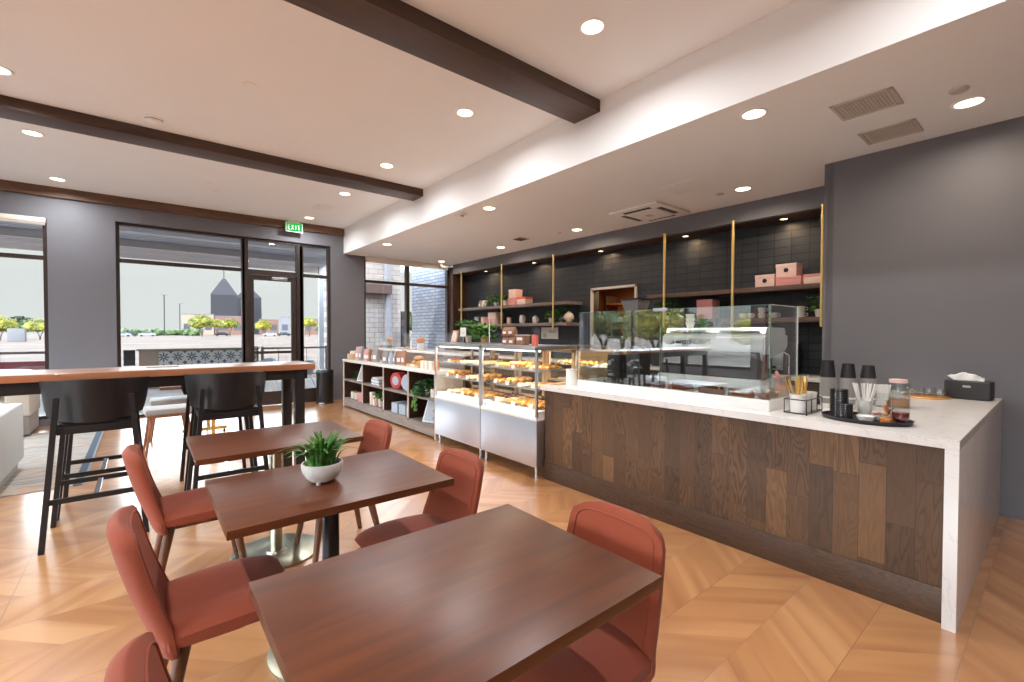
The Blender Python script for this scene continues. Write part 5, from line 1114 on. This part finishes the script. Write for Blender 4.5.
o = MB().box(-.018, .018, -.03, .03, 0, .11, .003).build('coral_carton', M['coral'], loc=(3.05, 3.37, KZ)); P(o, 'upright coral orange carton on the corner of the right pastry case', 'carton')
# on the rear case: a small pink dish with a figure
t = thing('pink_dish', 'little pink footed dish with a knob on the rear pastry case', 'dish', (3.9, 3.00, 1.2685)); MB().lathe([(0, 0), (.05, 0), (.055, .012), (.045, .022), (0, .022)], 20).build('dish', M['pink'], t); MB().cyl(.006, .022, .06, n=8).ball(.012, (0, 0, .065), sub=1).build('knob', M['palepink'], t)
# ------------------------------------------------------------------ niche shelves, brass rods and goods
def shelf(y0, y1, z, lab, mat='shelfwood'):
    o = MB().box(5.87, 6.298, y0, y1, z, z+.055, .002).build('wall_shelf', M[mat]); P(o, lab, 'shelf')
shelf(5.66, 9.20, 1.925, 'upper wall shelf on the left of the kitchen doorway', 'greywood'); shelf(5.66, 8.95, 1.545, 'lower wall shelf on the left of the kitchen doorway', 'greywood')
shelf(1.53, 4.0, 1.925, 'upper wall shelf on the right, holding pink boxes'); shelf(1.53, 3.9, 1.545, 'lower wall shelf on the right, holding white cups')
for y, lab in ((9.06, 'leftmost brass rod before the niche'), (7.52, 'second brass rod from the left, before the niche'), (5.98, 'brass rod at the right end of the left shelves'), (3.70, 'brass rod right of the kitchen doorway'), (2.72, 'brass rod left of the pink boxes'), (1.735, 'rightmost brass rod beside the grey end wall')):
    t = thing('brass_rod', lab, 'rod', (5.86, y, 0)); MB().cyl(.018, 1.50, 2.84, n=16).build('rod', M['brass'], t); MB().cyl(.022, 2.825, 2.845, n=16).build('flange', M['brass'], t); MB().cyl(.016, 1.49, 1.50, n=16).build('end_cap', M['brass'], t)
struct('trim_2', MB().box(6.26, 6.31, 4.46, 4.50, 0, 2.21, .003).box(6.26, 6.31, 5.40, 5.44, 0, 2.21, .003).box(6.26, 6.31, 4.46, 5.44, 2.17, 2.21, .003), M['ventgrey'])
t = thing('kitchen_shelving', 'wooden rack seen through the kitchen doorway', 'rack', (7.9, 5.35, 0)); MB().box(-.2, .2, -.03, .03, 0, 2.2).box(-.2, .2, .9, .96, 0, 2.2).build('posts', M['darkwood'], t)
for z in (.5, 1.0, 1.5, 2.0): MB().box(-.2, .2, .03, .9, z, z+.03).build('shelf', M['oak'], t)
def gift_box(x, y, z, wx, wy, h, mat, lab, logo=False, lidm=None):
    t = thing('gift_box', lab, 'box', (x, y, z)); MB().box(-wx/2, wx/2, -wy/2, wy/2, 0, h*.72, .002).build('box_base', M[mat], t); MB().box(-wx/2-.003, wx/2+.003, -wy/2-.003, wy/2+.003, h*.72, h, .002).build('box_lid', M[lidm or mat], t)
    if logo: MB().lathe([(0, 0), (.026, 0), (.026, .0015), (0, .0015)], 24, mtx=T(-wx/2-.0005, 0, h*.5, ry=-PI/2)).build('round_logo', M['grounddark'], t)
gift_box(6.02, 2.36, 1.9805, .20, .22, .15, 'palepink', 'pale pink box with a dark round logo, left end of the right upper shelf', True)
gift_box(6.04, 2.10, 1.9805, .24, .27, .105, 'pink', 'long pink box beneath the pale logo box on the right upper shelf')
gift_box(6.04, 2.13, 2.087, .20, .22, .155, 'palepink', 'pale box with a dark round logo, stacked on the long pink box', True)
gift_box(6.02, 1.85, 1.9805, .22, .17, .11, 'palepink', 'pale pink box at the right end of the upper shelf by the last rod', False, 'pink')
gift_box(6.05, 3.14, 1.6005, .20, .22, .27, 'pink', 'pink box on the right lower shelf, above the glass screen')
for x, y, k, w_ in ((6.02, 2.66, 0, 'leftmost white mug'), (6.02, 2.43, 0, 'lower mug of the left stacked pair'), (6.02, 2.43, 1, 'upper mug of the left stacked pair'), (6.0, 2.28, 0, 'single white mug between the stacked pairs'), (6.05, 2.0, 0, 'lower mug of the right stacked pair'), (6.05, 2.0, 1, 'upper mug of the right stacked pair'), (6.0, 2.55, 0, 'white mug second from the left')):
    t = thing('coffee_mug', w_+' on the right lower shelf', 'mug', (x, y, 1.6005+.068*k), random.uniform(-.5, .5), 'white mugs on the right lower shelf'); MB().lathe([(0, 0), (.032, 0), (.042, .035), (.044, .066), (.041, .066), (.036, .01), (0, .008)], 20).build('cup', M['porc'], t); MB().tube([(0, -.040, .052), (0, -.066, .048), (0, -.066, .024), (0, -.036, .016)], .005, 7).build('handle', M['porc'], t)
pot_plant('shelf_plant', 'small green plant in a white pot beside the rightmost brass rod', (6.02, 1.80, 1.6005), .055, .09, 60, .11, (.10, .26), .07, .3, 'porc', 'leaf', 61)
pot_plant('shelf_plant', 'dark leafy plant behind the wide smoked hopper', (6.02, 3.75, 1.6005), .055, .12, 130, .17, (.14, .33), .075, .4, 'porc', 'leafdk', 62)
# left shelves
for y, m, w_ in ((8.50, 'printgrey', 'leftmost silver'), (8.38, 'palepink', 'pale pink'), (8.27, 'printgrey', 'right silver')): bag(6.02, y, m, '%s small bag at the left end of the upper left shelf' % w_, .10, .16, .06, 0, 1.9805, 'bags on the upper left shelf')
pot_plant('shelf_plant', 'bright green fern like plant on the upper left shelf', (6.03, 7.93, 1.9805), .06, .09, 150, .20, (.10, .27), .08, .25, 'porc', 'leaf', 63, 'long'); pot_plant('shelf_plant', 'green plant in a round white pot by the second brass rod', (6.02, 7.60, 1.9805), .06, .12, 80, .11, (.14, .28), .07, .3, 'cream', 'leafdk', 64)
gift_box(6.02, 7.27, 1.9805, .20, .24, .15, 'pink', 'pink box standing left of the second box on the upper left shelf'); gift_box(6.03, 7.27, 2.132, .20, .20, .17, 'palepink', 'tall pale box stacked above on the upper left shelf') ; gift_box(6.03, 6.98, 1.9805, .20, .27, .15, 'palepink', 'pale peach box on the upper left shelf near the third rod', False, 'coral')
cyl_thing('pitcher_tin', 6.02, 8.62, 1.6005, .075, .16, 'steel', 'metal pail at the left end of the lower left shelf', 'pail'); cyl_thing('hat_box', 6.05, 8.33, 1.6005, .12, .15, 'palepink', 'round pale pink box on the lower left shelf', 'box'); cyl_thing('hat_box', 5.94, 8.09, 1.6005, .10, .09, 'pink', 'low round pink box in front on the lower left shelf', 'box')
gift_box(6.03, 7.95, 1.6005, .22, .26, .25, 'palepink', 'tall square pink box on the lower left shelf'); cyl_thing('candle', 5.98, 7.42, 1.6005, .045, .12, 'palepink', 'peach candle just right of the second brass rod', 'candle')
for y, lab in ((7.02, 'white jug on the lower left shelf'), (6.62, 'round white teapot on the lower left shelf')):
    t = thing('milk_jug' if y > 6.8 else 'teapot', lab, 'jug' if y > 6.8 else 'teapot', (6.0, y, 1.6005)); h = .17 if y > 6.8 else .13
    MB().lathe([(0, 0), (.045, 0), (.062, h*.35), (.05, h*.8), (.046, h), (.042, h), (.04, h*.8), (0, h*.75)], 22).build('body', M['porc'], t); MB().tube([(0, -.045, h*.85), (0, -.09, h*.75), (0, -.09, h*.35), (0, -.052, h*.2)], .007, 8).build('handle', M['porc'], t)
    if y < 6.8: MB().tube([(0, .05, h*.4), (0, .09, h*.85)], .012, 8, r2=.007).build('spout', M['porc'], t); MB().lathe([(.045, h*.99), (.02, h*1.1), (.008, h*1.12), (.010, h*1.2), (0, h*1.21)], 18).build('lid', M['porc'], t)
pot_plant('shelf_plant', 'small leafy plant in a white pot right of the teapot', (6.0, 6.18, 1.6005), .05, .10, 60, .11, (.12, .24), .06, .3, 'porc', 'leaf', 65)
vp = pot_plant('shelf_plant', 'trailing plant by the brass rod at the right end of the left shelves', (5.98, 5.88, 1.6005), .05, .10, 170, .13, (.02, .32), .07, .3, 'porc', 'leafdk', 66)
t = thing('round_vase', 'round cream vase at the right end of the lower left shelf', 'vase', (6.02, 5.74, 1.6005)); MB().lathe([(0, 0), (.05, 0), (.095, .06), (.10, .10), (.075, .155), (.035, .18), (.03, .195), (.026, .195), (.03, .175), (0, .17)], 28).build('vase_body', M['cream'], t); MB().lathe([(.0355, .178), (.038, .182), (.0345, .186)], 28).build('neck_ring', M['kraft'], t)
t = thing('wall_sign', 'white notice taped to the tiles under the left shelves', 'sign', (6.29, 6.52, 1.38)); MB().box(-.004, .008, -.24, .24, -.09, .14, .001).build('board', M['paper'], t); MB().box(-.0055, -.004, .08, .18, -.06, .02).box(-.0055, -.004, -.18, .02, .03, .08).build('print', M['ventgrey'], t)
# back counter things
t = thing('milk_steamer', 'dark equipment on the back counter below the mugs', 'appliance', (6.02, 2.30, .9205)); MB().box(-.20, .20, -.25, .25, 0, .38, .02).build('body', M['black'], t); MB().box(-.215, -.199, -.20, .20, .06, .30, .004).build('panel', M['steeld'], t)
t = thing('soap_bottle', 'black pump bottle behind the tallest stack of cups', 'bottle', (5.1, 1.62, .0)) if False else None
for y, m, lab in ((3.9, 'black', 'black canister on the back counter near the kitchen doorway'), (3.55, 'cream', 'cream canister on the back counter'), (3.25, 'kraft', 'brown canister on the back counter')): cyl_thing('canister', 6.0, y, .9205, .07, .22, m, lab, 'canister')
# hand basin tap area, cup and bags behind the case
t = thing('paper_bags', 'brown paper bags standing on the counter behind the right glass panel', 'paper bags', (3.62, 1.36, CZ)) if False else None
o = MB().box(-.06, .06, -.10, .10, 0, .24, .004).build('paper_bag', M['kraft'], loc=(4.15, 1.80, .86)); P(o, 'brown paper bag on the work cabinet right of the espresso machine', 'paper bag')
o = MB().box(-.05, .05, -.08, .08, 0, .20, .004).build('paper_bag', M['kraft'], loc=(4.22, 1.56, .86)); P(o, 'smaller brown paper bag nearer the end of the work cabinet', 'paper bag')
t = thing('work_cabinet', 'steel work cabinet behind the espresso machine', 'cabinet', (4.2, 1.75, 0)); MB().box(-.22, .22, -.40, .60, .05, .83, .004).build('cabinet', M['steel'], t); MB().box(-.23, .23, -.41, .61, .83, .859, .003).build('worktop', M['steeld'], t)
t = thing('artificial_flower', 'pink artificial flower stem standing at the end of the glass screen', 'flower', (3.36, 1.25, CZ)); MB().cyl(.022, 0, .05, n=14).build('vase', M['jglass'], t); MB().tube([(0, 0, .03), (.01, -.005, .20)], .003, 6).build('stem', M['leaf'], t)
s = MB(); random.seed(3)
for i in range(22): s.ball(.011, (.01+random.uniform(-.014, .014), random.uniform(-.014, .014), .10+.0065*i), sub=1)
s.build('blossom', M['pink'], t)
# ------------------------------------------------------------------ outside: patio, lot, trees, far buildings
GZ = -.06
struct('floor_patio', MB().box(-14, 14, YW+.12, 15.3, GZ-.2, GZ), M['patio'])
o = MB().box(-300, 420, 15.3, 460, GZ-.5, GZ-.12).box(-300, XL-.22, -80, 15.3, GZ-.5, GZ-.12).build('desert_lot', M['sand']); tag(o, 'bare sandy lot beyond the patio', 'ground', kind='structure')
# roof over the patio: corrugated deck on beams with a white edge
t = thing('patio_roof', 'corrugated patio roof with a white edge seen through the windows', 'roof', (0, 0, 0))
dk = MB(); n = 22
for k in range(n):
    y = 10.2+k*.27; dk.box(-9, 4.75, y, y+.13, 3.62, 3.66); dk.box(-9, 4.75, y+.13, y+.27, 3.58, 3.62)
dk.build('deck', M['roofdeck'], t); MB().box(-9, 4.75, 16.14, 16.24, 3.42, 3.75).build('edge_beam', M['roofwhite'], t)
for y in (11.8, 13.9): MB().box(-9, 4.75, y, y+.12, 3.40, 3.575).build('roof_beam', M['steeld'], t)
for x in (-6.0, 4.6): MB().box(x, x+.14, 15.75, 15.9, GZ, 3.575).build('post', M['steeld'], t)
# low wall with patterned tile band
t = thing('patio_wall', 'low tan wall with a band of patterned tiles beyond the glass', 'wall', (0, 0, 0))
MB().box(-.05, 2.62, 14.9, 15.2, GZ, .93, .01).box(-.10, 2.68, 14.86, 15.24, .93, .97, .008).build('block_wall', M['block'], t); MB().box(.35, 2.58, 14.885, 14.8995, .05, .90).build('tile_band', M['patiotile'], t)
def railing(x0, x1, y, lab, step=.11):
    t = thing('patio_railing', lab, 'railing', (0, 0, 0)); MB().box(x0, x1, y, y+.05, .90, .96, .004).build('top_rail', M['rail'], t); MB().box(x0, x1, y+.01, y+.04, .10, .14).build('bottom_rail', M['rail'], t)
    s = MB(); n = int((x1-x0)/step)
    for k in range(n): s.box(x0+.06+k*step, x0+.075+k*step, y+.02, y+.032, .14, .90)
    s.build('balusters', M['rail'], t)
    for x in (x0, x1-.06): MB().box(x, x+.06, y-.005, y+.055, GZ, .99, .003).build('post', M['rail'], t)
railing(2.72, 4.6, 14.95, 'brown railing beyond the entrance door', .4); railing(-6.5, -1.4, 14.95, 'grey railing beyond the leftmost window', .8)
o = MB().box(-5.8, -1.45, 14.80, 14.86, .45, .74).box(-5.8, -1.45, 14.79, 14.80, .60, .66, m=M['red']).build('banner', M['red']); tag(o, 'red banner strip tied along the railing outside the leftmost window', 'banner')
o = MB().box(-.35, -.12, 15.0, 15.1, .55, .95, .01).build('wall_plaque', M['grounddark']); o.location.z = 0; tag(o, 'dark framed plaque at the left end of the low tiled wall', 'plaque')
def patio_chair(label, loc, rz, mat='chairgrey'):
    t = thing('patio_chair', label, 'chair', loc, rz, 'grey patio chairs')
    b = bmesh.new(); R = []; N = 14
    for k, (r, z) in enumerate(((.10, .43), (.22, .44), (.26, .52), (.27, .66))):
        R.append([b.verts.new((r*math.cos(a), r*math.sin(a), z+(.14*max(0, -math.sin(a)) if k > 1 else 0))) for a in [2*PI*i/N for i in range(N)]])
    for A, B in zip(R, R[1:]):
        for i in range(N):
            if A is R[2] and 2 <= i <= 4: continue
            b.faces.new((A[i], A[(i+1) % N], B[(i+1) % N], B[i]))
    b.faces.new(R[0]); o = MB().join(b).build('shell', M[mat], t, ang=60); md = o.modifiers.new('thick', 'SOLIDIFY'); md.thickness = .012
    for sx in (-1, 1):
        for sy in (-1, 1): MB().tube([(sx*.24, sy*.22, 0), (sx*.12, sy*.11, .43)], .011, 8).build('leg', M['maple'], t)
    return t
pc = patio_chair('grey shell patio chair on the right just outside the entrance door', (3.05, 11.8, GZ), .4)
dup(pc, (2.45, 12.9, GZ), 2.6, 'grey shell patio chair farther out, left of the other by the door'); dup(pc, (5.0, 12.0, GZ), 1.0, 'grey shell patio chair outside the rightmost window'); dup(pc, (-3.9, 12.9, GZ), 2.0, 'grey shell patio chair outside the leftmost window')
t = thing('patio_table', 'white round patio table outside the leftmost window', 'table', (-2.35, 12.4, GZ)); MB().cyl(.75, .70, .74, n=40, bev=.005).build('tabletop', M['roofwhite'], t); MB().cyl(.04, .02, .70).cyl(.30, 0, .02, n=30).build('pedestal', M['rail'], t)
t = thing('patio_table', 'round patio table outside the rightmost window', 'table', (4.35, 11.5, GZ)); MB().cyl(.40, .70, .73, n=40, bev=.005).build('tabletop', M['roofwhite'], t); MB().cyl(.04, .02, .70).cyl(.30, 0, .02, n=30).build('pedestal', M['rail'], t)
# neighbouring walls seen in the right window
o = MB().box(5.98, 6.3, 9.92, 11.82, GZ, 3.3).build('white_brick_wall', M['whitebrick']); tag(o, 'white painted brick wing wall outside the rightmost window', 'wall')
t = thing('block_pavilion', 'pale block pillar building across the patio with a brown fascia', 'building', (0, 0, 0)); MB().box(5.6, 8.58, 18.0, 19.0, GZ, 4.6).build('block_wall', M['pinkblock'], t); MB().box(6.7, 7.83, 17.2, 18.0, 2.95, 3.30).build('brown_fascia', M['darkwood'], t); MB().box(7.72, 7.92, 17.5, 17.7, GZ, 4.4).build('grey_post', M['fargrey'], t); MB().box(8.6, 8.80, 17.95, 18.2, GZ, 2.3).build('dark_pillar', M['barn'], t)
# trees
def crown(mb, r, blobs, flat=.7, jit=.14, sub=2):
    for i in range(blobs):
        a = random.uniform(0, 2*PI); q = r*.62*math.sqrt(random.random()); s = r*random.uniform(.20, .34)
        mb.ball(s, (q*math.cos(a), q*math.sin(a), random.uniform(-.25, .35)*r*flat), (1, 1, .8), sub, jit)
def tree(x, y, h, r, kind, label, group, seed):
    random.seed(seed); t = thing('palo_verde_tree' if kind == 'yellowtree' else 'mesquite_tree', label, 'tree', (x, y, GZ-.12), random.uniform(0, 6), group)
    mb = MB(); z0 = max(h-r*.75, r*.62)
    for i in range(4): a = i*1.6; mb.tube([(0, 0, 0), (r*.1*math.cos(a), r*.1*math.sin(a), z0*.5), (r*.4*math.cos(a), r*.4*math.sin(a), z0)], .09*h/4, 6, r2=.03*h/4)
    mb.build('trunk', M['trunk'], t); c = MB(); crown(c, r, 30, jit=.25)
    b = bmesh.new()                                                     # sprays of leaves around the crown
    for i in range(1100):
        a = random.uniform(0, 2*PI); el = random.uniform(-.5, 1.5); q = r*random.uniform(.55, 1.02); s = r*random.uniform(.035, .075)
        ctr = Vector((q*math.cos(a)*math.cos(el), q*math.sin(a)*math.cos(el), q*math.sin(el)*.72)); u = Vector((random.uniform(-1, 1), random.uniform(-1, 1), random.uniform(-1, 1))).normalized(); w = u.orthogonal().normalized()
        b.faces.new([b.verts.new(ctr+u*s), b.verts.new(ctr+w*s*.6), b.verts.new(ctr-u*s), b.verts.new(ctr-w*s*.6)])
    c.join(b, None); o = c.build('crown', M[kind], t, smooth=False); o.location.z = z0+.1*r
    return t
def along(px, d):
    """ground position at distance d in the direction of photograph column px, measured once from the survey point"""
    a = yaw+math.atan((px-512)/f_px); return (d*math.sin(a), d*math.cos(a))
spec = [(0, 44, 2.35, .85, 'yellowtree'), (21, 52, 2.5, 1.1, 'greentree'), (40, 46, 2.3, .85, 'yellowtree'), (202, 70, 3.35, 1.5, 'yellowtree'), (217, 75, 3.0, 1.0, 'yellowtree'), (230, 70, 3.0, 1.1, 'yellowtree'),
        (264, 71, 2.9, 1.15, 'yellowtree'), (298, 70, 2.9, .95, 'yellowtree'), (309.5, 66, 3.2, 1.05, 'yellowtree'), (321.5, 71, 2.7, .95, 'yellowtree'), (408, 34, 3.0, 1.3, 'greentree')]
where = ['leftmost yellow tree outside the leftmost window', 'green tree between two yellow ones outside the leftmost window', 'yellow tree by the lamp post outside the leftmost window', 'largest yellow tree in front of the tan building', 'yellow tree between two others before the dark barns',
         'yellow tree right below the dark barns', 'yellow tree seen through the entrance door glass', 'yellow tree just right of the door, half hidden by the frame', 'tall yellow tree seen through the narrow pane right of the door', 'low yellow tree at the right edge of the narrow pane', 'green tree seen through the rightmost window']
for i, (px, d, h, r, k) in enumerate(spec):
    if px != 408: d, h, r = d*2.6, 1.5+(h-1.5)*2.9, r*2.7
    x, y = along(px, d); tree(x, y, h, r, k, where[i], 'blossoming trees', 100+i)
bs = []
for i in range(13):
    px = 118+i*6.2; x, y = along(px, 215+20*(i % 3)); random.seed(300+i)
    if i == 0:
        mb = MB(); crown(mb, 3.0, 26, .8, .25); bb = mb.build('desert_shrub', M['greentree'], loc=(x, y, 1.2), smooth=False); tag(bb, 'green shrub at the far edge of the lot, first from the left', 'shrub', 'shrubs along the far street')
    else: c = bb.copy(); COL.objects.link(c); c.location = (x, y, 1.0); c.rotation_euler.z = i; s = random.uniform(.8, 1.3); c.scale = (s, s, s); c['label'] = 'green shrub at the far edge of the lot, %s from the left' % ORD[i]
x, y = along(225, 110)
def rot(o, px): o.rotation_euler.z = -(yaw+math.atan((px-512)/f_px)); return o
# the barns with hipped tops
def barn(px, d, w, h0, h1, rw, lab):
    x, y = along(px, d); t = thing('barn', lab, 'building', (x, y, GZ)); rot(t, px); a, b = w/2, w*.44
    MB().prism([(-a, 0), (-a*.97, h0), (a*.97, h0), (a, 0)], -a, a, axis='Y').build('walls', M['barn'], t)
    bm_ = bmesh.new(); R0 = [bm_.verts.new(p) for p in ((-a, -a, h0), (a, -a, h0), (a, a, h0), (-a, a, h0))]; ap = [bm_.verts.new((-rw, 0, h1)), bm_.verts.new((rw, 0, h1))]
    for f in ((R0[0], R0[1], ap[1], ap[0]), (R0[1], R0[2], ap[1]), (R0[2], R0[3], ap[0], ap[1]), (R0[3], R0[0], ap[0]), tuple(R0[::-1])): bm_.faces.new(f)
    MB().join(bm_).build('roof', M['barnroof'], t, smooth=False); return t
b1 = barn(224.5, 291, 12.2, 21.0, 30.0, .8, 'dark barn like tower with a pyramid roof and tall mast'); MB().cyl(.22, 29.5, 66, n=6).build('mast', M['barn'], b1)
barn(249, 318, 13.5, 21.5, 28.0, 1.2, 'second dark barn like tower, lower and to the right')
def far_block(px, d, w, h, mat, lab, dp=8, wins=0, z0=0):
    x, y = along(px, d); t = thing('far_building', lab, 'building', (x, y, GZ)); rot(t, px); MB().box(-w/2, w/2, 0, dp, z0, h).build('walls', M[mat], t); MB().box(-w/2-.15, w/2+.15, -.15, dp+.15, h, h+.3).build('parapet', M['fargrey'], t)
    for k in range(wins): MB().box(-w/2+w*(k+.5)/wins-w/wins*.3, -w/2+w*(k+.5)/wins+w/wins*.3, -.08, 0, 2.2, 5.2).build('window', M['farwin'], t)
far_block(198, 260, 12.5, 9.6, 'farcream', 'cream building under the left barn like tower', 2.5, 3); far_block(231, 260, 13.0, 8.8, 'farbrick', 'tan block building just right of the largest yellow trees', 2.5, 2)
far_block(269, 265.2, 8.8, 7.7, 'farbrick', 'low red brown building seen through the door glass', 2.5, 2); far_block(285, 257.4, 4.4, 9.0, 'fargrey', 'grey building seen at the right of the door glass', 2.5, 1); far_block(316, 270.4, 11.4, 8.5, 'farbrick', 'low red brown building seen right of the door frame', 2.5, 3)
for px, d, h, lab in ((47, 96, 12.5, 'pale lamp post outside the leftmost window'), (164.5, 200, 14.5, 'dark lamp post left of the far tan building'), (180, 240, 13.5, 'thin far pole between the lamp post and the building')):
    x, y = along(px, d); t = thing('lamp_post', lab, 'lamp post', (x, y, GZ)); MB().cyl(.16, 0, h-.3, n=8).build('pole', M['barn' if px > 100 else 'chairgrey'], t); MB().box(-1.0, 1.0, -.25, .25, h-.3, h).build('lamp_head', M['fargrey'], t)
def car(px, d, mat, lab):
    x, y = along(px, d); t = thing('parked_car', lab, 'car', (x, y, GZ-.1)); rot(t, px); MB().prism([(-2.2, .35), (-2.2, .85), (-1.4, .95), (-.9, 1.45), (.8, 1.45), (1.5, .95), (2.2, .85), (2.2, .35)], -.85, .85, axis='Y', bev=.08).build('body', M[mat], t); MB().prism([(-1.25, .97), (-.85, 1.38), (.75, 1.38), (1.3, .97)], -.86, .86, axis='Y').build('windows', M['farwin'], t)
    for sx in (-1.4, 1.4): 
        for sy in (-.8, .8): MB().cyl(.33, -.1, .1, n=16, mtx=T(sx, sy, .33, rx=PI/2)).build('wheel', M['black'], t)
for i, (px, d) in enumerate(((122, 180), (129, 188), (147, 184), (222, 190), (270, 182), (284, 184))): car(px, d, 'carw' if i % 2 == 0 else 'barn', '%s parked car, %s' % ('white' if i % 2 == 0 else 'dark', ['at far left beyond the lot', 'second from the left beyond the lot', 'third from the left beyond the lot', 'right below the barns', 'seen through the door glass at left', 'seen through the door glass at right'][i]))
o = MB().box(-.9, .9, -.7, .7, 0, 2.0, .05).build('utility_box', M['fargrey'], loc=(*along(17, 100), GZ-.12)); tag(o, 'grey utility box under the yellow trees at far left', 'utility box')
# view from the left side windows: parking and bright trees
for i, (x, y, h, r, k) in enumerate(((-20, 21.5, 3.6, 2.4, 'greentree'), (-19, 16.5, 3.3, 2.2, 'yellowtree'), (-25.5, 24, 4.0, 2.4, 'yellowtree'), (-26, 18.5, 3.0, 2.2, 'greentree'), (-27, 13.6, 2.8, 2.1, 'yellowtree'), (-26, 9, 2.6, 2.0, 'greentree'), (-27, 4.5, 2.8, 2.0, 'yellowtree'), (-20.5, 27, 3.8, 2.4, 'yellowtree'))):
    tree(x, y, h, r, k, 'tree beyond the side windows outside the photograph, number %s along the row' % ORD[i], 'trees beyond the side windows', 200+i)
